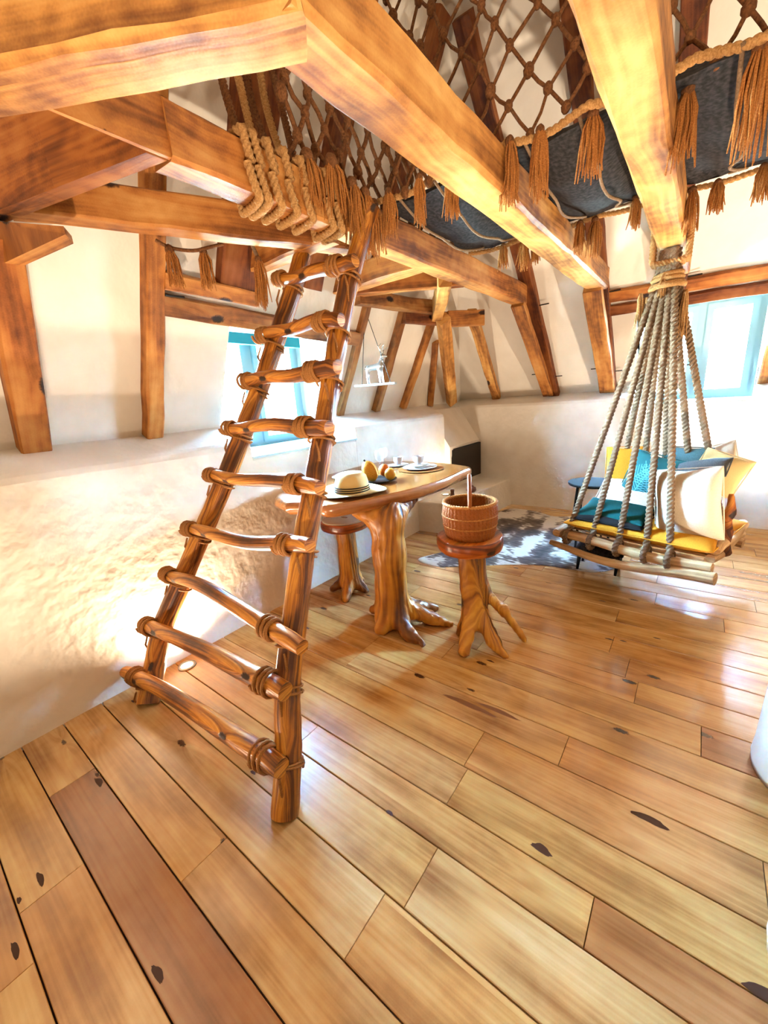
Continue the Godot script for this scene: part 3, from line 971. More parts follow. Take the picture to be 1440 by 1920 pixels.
func fringe(top: Vector3, length: float, width: float, n: int, seed_: int, spread := 1.0) -> Shape:
	var s := Shape.new()
	var q := RandomNumberGenerator.new()
	q.seed = seed_
	for i in n:
		var a := q.randf() * TAU
		var r := sqrt(q.randf()) * width
		var d := V(cos(a) * r, 0, sin(a) * r)
		var l := length * q.randf_range(0.72, 1.0)
		var e := top + d * 1.15 * spread + V(q.randf_range(-0.012, 0.012), -l, q.randf_range(-0.012, 0.012))
		var m := top + d * 0.95 + V(q.randf_range(-0.006, 0.006), -l * 0.5, q.randf_range(-0.006, 0.006))
		s.tube([top + d * 0.45, top + d * 0.85 + V(0, -l * 0.2, 0), m, e], [0.0045, 0.005, 0.0045, 0.002], 4)
	return s

# knotted tassel under a node; top is where it hangs from
func tassel(on: Node, top: Vector3, length: float, width: float, seed_: int) -> void:
	var k := Shape.new()
	k.blob(top + V(0, -width * 0.35, 0), V(width * 0.55, width * 0.6, width * 0.55), 12, 0.5, lump)
	var p := part(on, "tassel", k, M.cord, false, "knotted rope end with frayed tassel")
	part(p, "fringe", fringe(top + V(0, -width * 0.6, 0), length, width, 34, seed_), M.fringe, true)

# ------------------------------------------------------------------ the ladder
func build_ladder() -> void:
	var t := thing("rope_ladder", "rustic wooden pole ladder with rope-lashed rungs leaning on loft beam", "ladder", V(-1.65, 0, -0.62))
	var right := [V(-1.088, 0.0, -0.63), V(-1.14, 0.21, -0.725), V(-1.215, 0.386, -0.813), V(-1.252, 0.556, -0.898), V(-1.286, 0.751, -0.996), V(-1.315, 0.957, -1.099), V(-1.332, 1.174, -1.207), V(-1.351, 1.353, -1.297), V(-1.372, 1.492, -1.366), V(-1.388, 1.658, -1.449), V(-1.41, 1.88, -1.56), V(-1.418, 2.082, -1.661), V(-1.398, 2.28, -1.76), V(-1.385, 2.40, -1.82)]
	var left := [V(-2.20, 0.0, -0.60), V(-2.265, 0.141, -0.69), V(-2.29, 0.348, -0.794), V(-2.215, 0.591, -0.916), V(-2.143, 0.822, -1.031), V(-2.058, 1.077, -1.159), V(-1.995, 1.326, -1.283), V(-1.954, 1.519, -1.379), V(-1.919, 1.683, -1.462), V(-1.888, 1.877, -1.558), V(-1.858, 2.069, -1.654), V(-1.845, 2.302, -1.771)]
	for d in [[right, 0.056, 0.044], [left, 0.059, 0.044]]:
		var pts := curve(d[0], 5)
		var rad := []
		for i in pts.size():
			var k := float(i) / pts.size()
			rad.append(lerpf(d[1], d[2], k) * (1.0 + 0.10 * sin(i * 0.9) * lump.get_noise_1d(i * 30.0)))
		var s := Shape.new()
		s.tube(pts, rad, 16, 0.22, lump)
		part(t, "rail", s, M.pole)
	var rungs := [
		[V(-2.422, 0.12, -0.60), V(-1.078, 0.216, -0.648), 0.036, 0.043, 0.02], [V(-2.376, 0.37, -0.725), V(-1.154, 0.443, -0.761), 0.036, 0.043, 0.015],
		[V(-2.318, 0.641, -0.861), V(-1.115, 0.60, -0.835), 0.030, 0.037, 0.055], [V(-2.166, 0.895, -0.988), V(-1.202, 0.944, -1.012), 0.030, 0.036, -0.02],
		[V(-2.09, 1.171, -1.126), V(-1.221, 1.17, -1.125), 0.027, 0.036, 0.0], [V(-2.008, 1.408, -1.244), V(-1.237, 1.398, -1.239), 0.028, 0.037, 0.012],
		[V(-1.98, 1.647, -1.364), V(-1.273, 1.646, -1.363), 0.030, 0.037, 0.0], [V(-1.881, 1.877, -1.479), V(-1.33, 1.865, -1.472), 0.028, 0.033, 0.008],
		[V(-1.879, 2.168, -1.624), V(-1.333, 2.125, -1.603), 0.027, 0.034, -0.01]]
	for i in rungs.size():
		var d: Array = rungs[i]
		var pts := []
		var rad := []
		for k in 19:
			var f := k / 18.0
			pts.append(d[0].lerp(d[1], f) + V(0, d[4] * sin(PI * f), 0) + V(0, 0.006 * sin(f * 9.0 + i * 2.0), 0.006 * cos(f * 7.0 + i)))
			var r: float = lerpf(d[2], d[3], f)
			if k == 0 or k == 18:
				r *= 0.86
			rad.append(r)
		var s := Shape.new()
		var fine := Shape.even(pts, 0.04)
		var fr := resample(rad, pts, 0.04)
		fine[0] += (pts[0] - pts[1]).normalized() * -0.004
		s.tube(fine, fr, 14, 0.12, lump)
		var rung := part(t, "rung", s, M.rung)
		# lashings near both rails
		for e in [0, 1]:
			var rail: Array = left if e == 0 else right
			var y: float = (d[e].y)
			var on := at_height(rail, y)
			var ax: Vector3 = (d[1] - d[0]).normalized()
			var c: Vector3 = d[0] + ax * (on - d[0]).dot(ax)
			var f2: float = (c - d[0]).dot(ax) / (d[1] - d[0]).length()
			c += V(0, d[4] * sin(PI * clampf(f2, 0, 1)), 0)
			var r: float = lerpf(d[2], d[3], f2)
			var off := -0.045 if e == 1 else 0.0
			part(rung, "lashing", coil(c + ax * (off + (-0.03 if e == 0 else 0.0)), ax, r + 0.007, 5.2, 0.072, 0.0075, i * 2 + e), M.twine)
			# band round the rail that holds the coil
			var up: Vector3 = (at_height(rail, y + 0.1) - at_height(rail, y - 0.1)).normalized()
			var bc := at_height(rail, y - 0.055)
			part(rung, "lashing", coil(bc + V(0, 0, 0.004), up, 0.066 - 0.010 * y / 2.2, 2.3, 0.028, 0.0055, i), M.twine)
			var tail := Shape.new()
			var st: Vector3 = bc + V(0.03 * (1 if e else -1), 0, 0.066)
			tail.tube([st, st + V(0.02 * (1 if e else -1), -0.05, 0.012), st + V(0.012 * (1 if e else -1), -0.10 - 0.02 * (i % 3), 0.004)], [0.005, 0.006, 0.003], 5)
			part(rung, "rope_tail", tail, M.twine)

func resample(rad: Array, pts: Array, step: float) -> Array:
	var out := [rad[0]]
	for i in pts.size() - 1:
		var n := maxi(1, int(ceil((pts[i + 1] - pts[i]).length() / step)))
		for k in n:
			out.append(lerpf(rad[i], rad[i + 1], (k + 1.0) / n))
	return out

func at_height(rail: Array, y: float) -> Vector3:
	for i in rail.size() - 1:
		if y <= rail[i + 1].y or i == rail.size() - 2:
			var k: float = (y - rail[i].y) / (rail[i + 1].y - rail[i].y)
			return rail[i].lerp(rail[i + 1], k)
	return rail[0]

# ------------------------------------------------------------------ the net loft
func net(t: Node, node: Callable, nx: int, ny: int, thick: float, knot: float, seed_: int) -> void:
	var q := RandomNumberGenerator.new()
	q.seed = seed_
	var pos := {}
	for j in ny + 1:
		for i in nx + 1:
			if (i + j) % 2 == 0:
				pos[Vector2i(i, j)] = node.call(float(i) / nx, float(j) / ny) + V(q.randf_range(-1, 1), q.randf_range(-1, 1), q.randf_range(-1, 1)) * 0.014
	for dir in [1, -1]:
		for key in pos:
			var before := Vector2i(key.x - dir, key.y - 1)
			if pos.has(before):
				continue
			var run := []
			var at: Vector2i = key
			while pos.has(at):
				run.append(pos[at])
				at += Vector2i(dir, 1)
			if run.size() < 2:
				continue
			var fine := []
			for i in run.size() - 1:
				var m: Vector3 = run[i].lerp(run[i + 1], 0.5) + V(q.randf_range(-1, 1), -0.5, q.randf_range(-1, 1)) * 0.008
				fine.append_array([run[i], m])
			fine.append(run[-1])
			var s := Shape.new()
			s.tube(fine, thick, 6)
			part(t, "net_cord", s, M.cord)
	for key in pos:
		var s := Shape.new()
		s.blob(pos[key], Vector3(knot, knot * 1.25, knot) * q.randf_range(0.85, 1.2), 8, 0.5, lump)
		part(t, "knot", s, M.cord)

func build_loft() -> void:
	# charcoal pad sagging between the beams
	var s := Shape.new()
	var nx := 44
	var nz := 22
	for side in [0, 1]:
		var base := s.v.size()
		for j in nz + 1:
			for i in nx + 1:
				var x := lerpf(-1.46, 0.62, float(i) / nx)
				var z := lerpf(-2.03, -3.02, float(j) / nz)
				var edge := minf(minf(float(i), nx - i) / 3.0, minf(float(j), nz - j) / 3.0)
				var sag := 0.0
				for g in [[-1.45, -0.92], [-0.75, -0.33], [-0.18, 0.62]]:
					if x > g[0] and x < g[1]:
						sag = sin(PI * (x - g[0]) / (g[1] - g[0])) * 0.085
				sag *= sin(PI * clampf(float(j) / nz, 0.06, 0.94))
				var y := 2.486 - sag + lump.get_noise_2d(x * 160.0, z * 160.0) * 0.02
				if side == 1:
					y += 0.10 * clampf(edge, 0.0, 1.0)
				s.vert(V(x + lump.get_noise_1d(z * 200.0) * 0.03, y, z + lump.get_noise_1d(x * 200.0) * 0.05), Vector2(x, z))
		for j in nz:
			for i in nx:
				var a := base + j * (nx + 1) + i
				if side == 0:
					s.quad(a, a + 1, a + nx + 2, a + nx + 1)
				else:
					s.quad(a, a + nx + 1, a + nx + 2, a + 1)
	var at := V(-0.42, 2.42, -2.5)
	single("loft_mattress", "dark charcoal mattress lying on the loft beams under the rope net", "mattress", at, s, M.charcoal)
	# front guard net, across the beams
	var f := thing("rope_net", "brown knotted rope net with tassels hanging across the loft front", "net", V(-0.5, 2.47, -2.0), "loft nets")
	net(f, func(u, v): return V(lerpf(-1.42, 0.50, u), lerpf(2.50, 3.45, v) - 0.03 * sin(u * 9.0) * (1.0 - v), -2.0 + 0.05 * sin(u * 7.0) - 0.10 * v), 26, 9, 0.0072, 0.021, 4)
	var edge := []
	for i in 33:
		var u := i / 32.0
		edge.append(V(lerpf(-1.45, 0.55, u), 2.495 - 0.022 * absf(sin(u * PI * 6.0)), -1.975 + 0.012 * sin(i * 1.3)))
	s = Shape.new()
	s.rope(edge, 0.015)
	part(f, "edge_rope", s, M.rope)
	var fronts := [[-0.735, -1.93, 0.23, 0.036], [-0.62, -1.95, 0.24, 0.034], [-0.44, -2.0, 0.21, 0.040], [-1.15, -1.90, 0.20, 0.034], [-1.03, -1.98, 0.18, 0.034], [-0.155, -2.1, 0.24, 0.040], [0.03, -2.02, 0.30, 0.046], [0.20, -2.0, 0.22, 0.04], [-1.33, -1.90, 0.2, 0.036]]
	for i in fronts.size():
		var d: Array = fronts[i]
		tassel(f, V(d[0], 2.49, d[1]), d[2], d[3], 100 + i)
	# slack cords that carry the mattress from below
	for i in 9:
		var x := -1.34 + i * 0.22 + rng.randf_range(-0.03, 0.03)
		var mids := []
		for k in 9:
			var u := k / 8.0
			var xx := x + u * rng.randf_range(0.0, 0.10)
			mids.append(V(xx, 2.478 - 0.115 * sin(PI * u) * (0.25 if absf(xx + 0.835) < 0.12 or absf(xx + 0.255) < 0.1 else 1.0), lerpf(-1.97, -3.02, u)))
		s = Shape.new()
		s.tube(curve(mids, 3), 0.007, 6)
		part(f, "slack_cord", s, M.rope_pale)
	# net along the rope-wrapped beam, where the ladder arrives
	var g := thing("rope_net", "dense brown rope net gathered along the rope-wrapped beam above the ladder", "net", V(-1.5, 2.47, -2.1), "loft nets")
	net(g, func(u, v): return V(-1.50 - 0.06 * sin(u * 8.0) * v - 0.04 * v, lerpf(2.52, 3.35, v), lerpf(-1.42, -3.0, u)), 24, 8, 0.0105, 0.024, 9)
	# far edge tassels
	var b := thing("rope_net", "far rope edge of the loft with short tassels against the white slope", "net", V(-0.5, 2.45, -2.95), "loft nets")
	edge = []
	for i in 25:
		var u := i / 24.0
		edge.append(V(lerpf(-1.45, 0.6, u), 2.47 - 0.02 * absf(sin(u * PI * 5.0)), -3.04))
	s = Shape.new()
	s.rope(edge, 0.014)
	part(b, "edge_rope", s, M.rope)
	var backs := [[-0.40, -2.86, 0.15, 0.028], [-0.05, -2.98, 0.14, 0.032], [0.12, -2.95, 0.15, 0.032], [-0.155, -2.98, 0.20, 0.038], [-0.70, -2.98, 0.17, 0.032], [-0.62, -3.0, 0.19, 0.040], [-1.18, -2.98, 0.15, 0.030], [-1.05, -3.0, 0.17, 0.038], [-0.98, -3.02, 0.15, 0.03], [0.3, -2.95, 0.15, 0.03]]
	for i in backs.size():
		var d: Array = backs[i]
		tassel(b, V(d[0], 2.46, d[1] - 0.03), d[2], d[3], 200 + i)
	# rope wound round the beam where the ladder leans
	var w := thing("beam_lashing", "thick rope windings with frayed ends round the beam at ladder top", "rope", V(-1.515, 2.30, -1.5))
	var zs := [-1.19, -1.235, -1.30, -1.38, -1.47, -1.60, -1.66]
	for i in zs.size():
		var z: float = zs[i]
		var o := []
		var hw := 0.065 + 0.016
		var hh := 0.085 + 0.016
		for k in 25:
			var a := TAU * k / 24.0
			var cx := clampf(cos(a) * 1.5, -1, 1)
			var cy := clampf(sin(a) * 1.5, -1, 1)
			o.append(V(-1.515 + cx * hw, 2.385 + cy * hh, z + 0.045 * sin(a + 0.5) + 0.02 * (k / 24.0)))
		s = Shape.new()
		s.rope(o, 0.017, 0.07, 10)
		part(w, "rope_turn", s, M.rope)
	var frays := [[-1.44, 2.53, -1.47, 0.20, 0.06], [-1.42, 2.55, -1.60, 0.22, 0.06], [-1.41, 2.50, -1.72, 0.25, 0.055], [-1.40, 2.48, -1.80, 0.28, 0.055], [-1.41, 2.46, -1.88, 0.22, 0.05]]
	for i in frays.size():
		var d: Array = frays[i]
		tassel(w, V(d[0], d[1], d[2]), d[3], d[4], 300 + i)
	# hanging rope loops in front of the wide rafter
	for i in 5:
		var z := -1.24 - 0.075 * i
		s = Shape.new()
		s.rope(curve([V(-1.80, 3.05, z - 0.12), V(-1.70 + 0.02 * sin(i * 2.0), 2.80, z - 0.05), V(-1.60, 2.56, z - 0.02), V(-1.50, 2.49, z + 0.02), V(-1.438, 2.42, z + 0.03)], 4), 0.017, 0.07, 10)
		part(w, "rope_loop", s, M.rope if i % 2 else M.cord)
	# loose tassels under the slanting beam
	var lt := thing("tassel_cord", "short cord with two dark tassels below slanting beam beside knotty post", "tassel", V(-2.1, 2.3, -1.25))
	s = Shape.new()
	s.tube(curve([V(-2.16, 2.31, -1.12), V(-2.14, 2.285, -1.18), V(-2.07, 2.27, -1.25), V(-2.03, 2.29, -1.32), V(-2.0, 2.31, -1.38)], 4), 0.008, 6)
	part(lt, "cord", s, M.cord)
	tassel(lt, V(-2.14, 2.29, -1.17), 0.17, 0.04, 401)
	tassel(lt, V(-2.06, 2.285, -1.30), 0.17, 0.036, 402)
	var l2 := thing("tassel_cord", "single pale-knotted tassel hanging behind the ladder's upper rungs", "tassel", V(-1.94, 2.3, -1.55))
	s = Shape.new()
	s.tube([V(-1.95, 2.32, -1.52), V(-1.93, 2.26, -1.53)], 0.010, 6)
	part(l2, "cord", s, M.rope_pale)
	tassel(l2, V(-1.93, 2.265, -1.53), 0.24, 0.034, 403)

# ------------------------------------------------------------------ table, stools and what stands on them
func slab_shape(outline: Array, y: float, thick: float) -> Shape:
	var s := Shape.new()
	var pts := curve(outline + [outline[0]], 5)
	pts.pop_back()
	var mid := Vector3.ZERO
	for p in pts:
		mid += p / pts.size()
	var rings := []
	for lv in [[0.90, -thick], [0.97, -thick * 0.92], [1.0, -thick * 0.6], [1.0, -thick * 0.25], [0.985, -0.004], [0.965, 0.0]]:
		var ring := []
		for i in pts.size():
			var d: Vector3 = pts[i] - mid
			var k: float = lv[0] + 0.012 * lump.get_noise_2d(i * 40.0, lv[1] * 900.0)
			ring.append(V(mid.x + d.x * k, y + lv[1], mid.z + d.z * k))
		rings.append(ring)
	# walls
	var n := pts.size()
	var base := s.v.size()
	for r in rings:
		for j in n + 1:
			s.vert(r[j % n], Vector2(r[j % n].z - r[j % n].x * 0.3, r[j % n].y * 2.0))
	for i in rings.size() - 1:
		for j in n:
			var a := base + i * (n + 1) + j
			s.quad(a, a + n + 1, a + n + 2, a + 1)
	for e in [0, rings.size() - 1]:
		var poly := PackedVector2Array()
		for p in rings[e]:
			poly.append(Vector2(p.x, p.z))
		var tri := Geometry2D.triangulate_polygon(poly)
		var b := s.v.size()
		for p in rings[e]:
			s.vert(p, Vector2(p.z, p.x))
		for k in range(0, tri.size(), 3):
			var pa := s.v[b + tri[k]]
			var up := (s.v[b + tri[k + 2]] - pa).cross(s.v[b + tri[k + 1]] - pa).y > 0.0
			if up == (e != 0):
				s.ix.append_array(PackedInt32Array([b + tri[k], b + tri[k + 1], b + tri[k + 2]]))
			else:
				s.ix.append_array(PackedInt32Array([b + tri[k], b + tri[k + 2], b + tri[k + 1]]))
	# outline must run so that walls face out
	var area := 0.0
	for i in n:
		area += rings[2][i].x * rings[2][(i + 1) % n].z - rings[2][(i + 1) % n].x * rings[2][i].z
	if area > 0.0:
		for i in range(0, (rings.size() - 1) * n * 6, 3):
			var h := s.ix[i]
			s.ix[i] = s.ix[i + 1]
			s.ix[i + 1] = h
	return s

func round_seat(at: Vector3, r: float, thick: float, seed_: int) -> Shape:
	var o := []
	for i in 14:
		var a := -TAU * i / 14.0
		var k := r * (1.0 + 0.06 * lump.get_noise_2d(i * 70.0, seed_ * 100.0))
		o.append(V(at.x + cos(a) * k, 0, at.z + sin(a) * k))
	return slab_shape(o, at.y, thick)

func build_table() -> void:
	var t := thing("dining_table", "live-edge wooden table on a root trunk leg against the wall", "table", V(-1.5, 0, -1.92))
	var leg := organic([
		[V(-1.52, 0.10, -1.93), V(-1.50, 0.55, -1.92), 0.115, 0.098], [V(-1.50, 0.5, -1.92), V(-1.52, 0.79, -1.95), 0.098, 0.11],
		[V(-1.51, 0.74, -1.93), V(-1.47, 0.85, -2.15), 0.09, 0.045], [V(-1.51, 0.75, -1.93), V(-1.66, 0.85, -1.80), 0.085, 0.045],
		[V(-1.52, 0.12, -1.93), V(-1.52, 0.03, -1.80), 0.09, 0.045], [V(-1.50, 0.14, -1.92), V(-1.32, 0.03, -1.84), 0.075, 0.035], [V(-1.32, 0.03, -1.84), V(-1.20, 0.015, -1.82), 0.04, 0.018],
		[V(-1.50, 0.16, -1.95), V(-1.30, 0.05, -2.06), 0.07, 0.04], [V(-1.30, 0.05, -2.06), V(-1.17, 0.02, -2.10), 0.042, 0.022], [V(-1.50, 0.14, -1.98), V(-1.36, 0.03, -2.22), 0.06, 0.028],
		[V(-1.54, 0.12, -1.95), V(-1.72, 0.04, -1.97), 0.07, 0.032], [V(-1.54, 0.12, -1.95), V(-1.62, 0.03, -2.14), 0.07, 0.03]], 0.013, 0.05, 0.012)
	part(t, "trunk_leg", leg, M.root)
	var top := [V(-1.94, 0, -1.49), V(-1.78, 0, -1.56), V(-1.64, 0, -1.55), V(-1.52, 0, -1.77), V(-1.44, 0, -1.98), V(-1.385, 0, -2.20), V(-1.365, 0, -2.45), V(-1.385, 0, -2.75), V(-1.40, 0, -2.93), V(-1.55, 0, -3.01), V(-1.85, 0, -3.08), V(-2.2, 0, -3.06), V(-2.38, 0, -2.95), V(-2.40, 0, -2.5), V(-2.37, 0, -2.0), V(-2.2, 0, -1.62), V(-2.05, 0, -1.53)]
	part(t, "table_top", slab_shape(top, 0.935, 0.085), M.slab)
	var leg2 := organic([[V(-2.15, 0.02, -2.85), V(-2.14, 0.86, -2.84), 0.07, 0.08]], 0.018, 0.03, 0.012)
	part(t, "trunk_leg", leg2, M.root)
	# stool with the basket
	var a := thing("stool", "root wood stool with round reddish seat carrying the wicker basket", "stool", V(-0.98, 0, -2.07), "root wood stools")
	part(a, "root_leg", organic([
		[V(-0.98, 0.30, -2.08), V(-1.01, 0.62, -2.10), 0.078, 0.085], [V(-0.98, 0.34, -2.08), V(-0.97, 0.16, -2.04), 0.08, 0.07],
		[V(-0.98, 0.22, -2.05), V(-0.95, 0.03, -1.87), 0.055, 0.036], [V(-0.99, 0.26, -2.08), V(-1.05, 0.05, -2.07), 0.05, 0.035], [V(-1.05, 0.05, -2.07), V(-1.07, 0.01, -2.06), 0.034, 0.03],
		[V(-0.96, 0.24, -2.06), V(-0.82, 0.06, -2.0), 0.052, 0.036], [V(-0.82, 0.06, -2.0), V(-0.745, 0.012, -1.975), 0.034, 0.02],
		[V(-0.95, 0.34, -2.10), V(-0.82, 0.20, -2.15), 0.034, 0.028], [V(-0.82, 0.20, -2.15), V(-0.70, 0.012, -2.19), 0.027, 0.018],
		[V(-1.0, 0.24, -2.12), V(-0.99, 0.02, -2.22), 0.05, 0.03]], 0.0115, 0.035, 0.009), M.root)
	part(a, "seat", round_seat(V(-1.02, 0.675, -2.11), 0.20, 0.085, 1), M.seat)
	# stool by the wall
	var b := thing("stool", "root wood stool with cloth-covered seat between ladder and table leg", "stool", V(-2.12, 0, -2.17), "root wood stools")
	part(b, "root_leg", organic([
		[V(-2.12, 0.12, -2.17), V(-2.13, 0.56, -2.18), 0.085, 0.075], [V(-2.12, 0.12, -2.17), V(-2.03, 0.02, -2.0), 0.07, 0.03], [V(-2.12, 0.12, -2.17), V(-2.24, 0.03, -2.08), 0.06, 0.03],
		[V(-2.12, 0.12, -2.17), V(-1.99, 0.02, -2.2), 0.06, 0.03], [V(-2.12, 0.12, -2.17), V(-2.15, 0.02, -2.33), 0.06, 0.03]], 0.015, 0.04, 0.010), M.root)
	part(b, "seat", round_seat(V(-2.13, 0.615, -2.18), 0.19, 0.07, 2), M.seat)
	var cl := Shape.new()
	cl.lathe(V(-2.13, 0.616, -2.18), [Vector2(0.175, 0.0), Vector2(0.178, 0.006), Vector2(0.165, 0.012), Vector2(0.08, 0.013), Vector2(0.0, 0.013)], 28)
	single("seat_cloth", "white cloth laid on the stool seat beside the wall", "cloth", V(-2.13, 0.616, -2.18), cl, M.cream)
	basket(V(-1.02, 0.677, -2.11))
	hat(V(-1.72, 0.937, -1.86))
	# fruit on a dark plate
	plate("dark round plate holding the three fruits", V(-1.78, 0.937, -2.22), 0.13, M.slate, 0.016)
	var fr := thing("fruit", "large ribbed yellow oval fruit leaning on dark plate", "fruit", V(-1.82, 0.955, -2.17), "fruits on the dark plate")
	var s := Shape.new()
	var mel := Shape.new()
	mel.blob(V(-1.82, 1.015, -2.17), V(0.055, 0.078, 0.055), 22, 0.0)
	for i in mel.v.size():
		var d := mel.v[i] - V(-1.82, 1.015, -2.17)
		var k := 1.0 + 0.05 * cos(atan2(d.z, d.x) * 9.0)
		mel.v[i] = V(-1.82, 1.015, -2.17) + Basis(V(0.6, 0, 1).normalized(), 0.35) * V(d.x * k, d.y, d.z * k)
	part(fr, "skin", mel, speckled("ribbed yellow rind", 141, 0.05, Color(0.72, 0.42, 0.08), Color(0.95, 0.70, 0.25), 9.0, 0.45))
	s.tube([V(-1.843, 1.085, -2.155), V(-1.85, 1.098, -2.15)], 0.007, 6)
	part(fr, "stalk", s, M.bark)
	for d in [[V(-1.79, 1.0, -2.30), 0.043, Color(0.80, 0.40, 0.07), "orange fruit behind the ribbed fruit"], [V(-1.70, 0.985, -2.25), 0.041, Color(0.85, 0.60, 0.16), "yellow fruit at the dark plate's right side"]]:
		var o := thing("fruit", d[3], "fruit", d[0] - V(0, d[1], 0), "fruits on the dark plate")
		s = Shape.new()
		s.blob(d[0], V(d[1], d[1] * 1.08, d[1]), 18, 0.04, lump)
		part(o, "skin", s, flat("fruit skin", d[2], 0.45))
		s = Shape.new()
		s.blob(d[0] + V(0, d[1] * 1.06, 0), V(0.006, 0.005, 0.006), 6)
		part(o, "stalk", s, M.bark)
	# place setting at the far end
	plate("brown woven place mat under white plates", V(-1.74, 0.937, -2.72), 0.185, M.wicker, 0.006)
	plate("large white dinner plate on the woven mat", V(-1.75, 0.944, -2.72), 0.14, M.china, 0.014)
	plate("small white saucer stacked on the dinner plate", V(-1.76, 0.960, -2.73), 0.085, M.china, 0.012)
	cup("white china cup on the plate stack", V(-1.77, 0.972, -2.74))
	plate("flat white plate by the wall behind the straw hat", V(-2.10, 0.937, -2.26), 0.14, M.china, 0.014)
	plate("blue-white side plate stacked on the plate behind the hat", V(-2.10, 0.953, -2.26), 0.11, M.china, 0.012)
	plate("white saucer beside the drinking glasses", V(-2.02, 0.937, -2.80), 0.09, M.china, 0.012)
	cup("white china cup behind the drinking glasses", V(-2.02, 0.950, -2.80))
	goblet("stemmed drinking glass nearest the fruit", V(-2.08, 0.937, -2.62))
	goblet("stemmed drinking glass between the other glass and the cup", V(-2.16, 0.937, -2.78))

func plate(label: String, at: Vector3, r: float, m: Material, h: float) -> void:
	var s := Shape.new()
	s.lathe(at, [Vector2(0.0, 0.0), Vector2(r * 0.6, 0.0), Vector2(r * 0.7, h * 0.2), Vector2(r, h * 0.85), Vector2(r * 0.99, h), Vector2(r * 0.68, h * 0.45), Vector2(r * 0.6, h * 0.32), Vector2(0.0, h * 0.32)], 36)
	single("plate" if m != M.wicker else "place_mat", label, "plate" if m != M.wicker else "mat", at, s, m)

func cup(label: String, at: Vector3) -> void:
	var t := thing("cup", label, "cup", at, "white cups on the table")
	var s := Shape.new()
	s.lathe(at, [Vector2(0.0, 0.0), Vector2(0.024, 0.0), Vector2(0.026, 0.006), Vector2(0.036, 0.025), Vector2(0.041, 0.06), Vector2(0.042, 0.068), Vector2(0.039, 0.068), Vector2(0.034, 0.025), Vector2(0.0, 0.008)], 24)
	part(t, "bowl", s, M.china)
	s = Shape.new()
	var pts := []
	for i in 9:
		var a := PI * i / 8.0 - PI / 2
		pts.append(at + V(-0.036 - 0.022 * cos(a), 0.036 + 0.020 * sin(a), -0.01))
	s.tube(pts, 0.004, 6)
	part(t, "handle", s, M.china)

func goblet(label: String, at: Vector3) -> void:
	var t := thing("wine_glass", label, "glass", at, "drinking glasses on the table")
	var s := Shape.new()
	s.lathe(at, [Vector2(0.0, 0.0), Vector2(0.034, 0.0), Vector2(0.034, 0.002), Vector2(0.006, 0.006), Vector2(0.004, 0.05), Vector2(0.008, 0.06)], 20)
	part(t, "stem", s, M.crystal)
	s = Shape.new()
	s.lathe(at, [Vector2(0.008, 0.06), Vector2(0.03, 0.078), Vector2(0.04, 0.11), Vector2(0.036, 0.16), Vector2(0.034, 0.16), Vector2(0.038, 0.11), Vector2(0.028, 0.08), Vector2(0.0, 0.066)], 24)
	part(t, "bowl", s, M.crystal)

func basket(at: Vector3) -> void:
	var t := thing("wicker_basket", "brown round wicker basket with tall bent handle on the stool", "basket", at)
	# woven wall: rows of weavers pass in front of and behind the stakes
	var s := Shape.new()
	var rows := 34
	var seg := 200
	var base := 0
	for lay in [0, 1]:
		base = s.v.size()
		for i in rows + 1:
			var y := 0.205 * i / rows
			var r := 0.128 + 0.030 * sin(PI * (0.12 + 0.62 * i / rows)) - (0.010 if lay else 0.0)
			for j in seg + 1:
				var a := TAU * j / seg
				var wv := 0.0042 * absf(sin(a * 20.0)) + 0.0016 * sin(a * 40.0 + (PI if (i / 2) % 2 else 0.0)) + 0.0012 * (1 if i % 2 else -1)
				s.vert(at + V(cos(a) * (r + wv), y, sin(a) * (r + wv)), Vector2(a * 0.15, y))
		for i in rows:
			for j in seg:
				var k := base + i * (seg + 1) + j
				if lay == 0:
					s.quad(k, k + 1, k + seg + 2, k + seg + 1)
				else:
					s.quad(k, k + seg + 1, k + seg + 2, k + 1)
	part(t, "woven_wall", s, M.wicker, true)
	for y in [0.075, 0.135]:
		s = Shape.new()
		var o := []
		for i in 41:
			var a := TAU * i / 40.0
			var r: float = 0.128 + 0.030 * sin(PI * (0.12 + 0.62 * y / 0.205)) + 0.003
			o.append(at + V(cos(a) * r, y + 0.003 * sin(a * 20.0), sin(a) * r))
		s.rope(o, 0.0045, 0.03, 6)
		part(t, "waling_band", s, M.wicker_pale)
	s = Shape.new()
	var o2 := []
	for i in 61:
		var a := TAU * i / 60.0
		o2.append(at + V(cos(a) * 0.152, 0.207, sin(a) * 0.152))
	s.rope(o2, 0.010, 0.05, 10)
	part(t, "rim", s, M.wicker_pale)
	s = Shape.new()
	s.lathe(at, [Vector2(0.0, 0.0), Vector2(0.13, 0.0), Vector2(0.13, 0.006), Vector2(0.0, 0.006)], 30)
	part(t, "bottom", s, M.wicker)
	# handle, an arch seen nearly edge-on
	var dir := V(0.44, 0, 0.9).normalized()
	var arch := []
	for i in 21:
		var a := PI * i / 20.0
		arch.append(at + dir * cos(a) * 0.150 + V(0, 0.17 + 0.19 * pow(sin(a), 0.75), 0))
	s = Shape.new()
	s.tube(arch, 0.0125, 8, 0.1, lump)
	part(t, "handle", s, M.wicker)

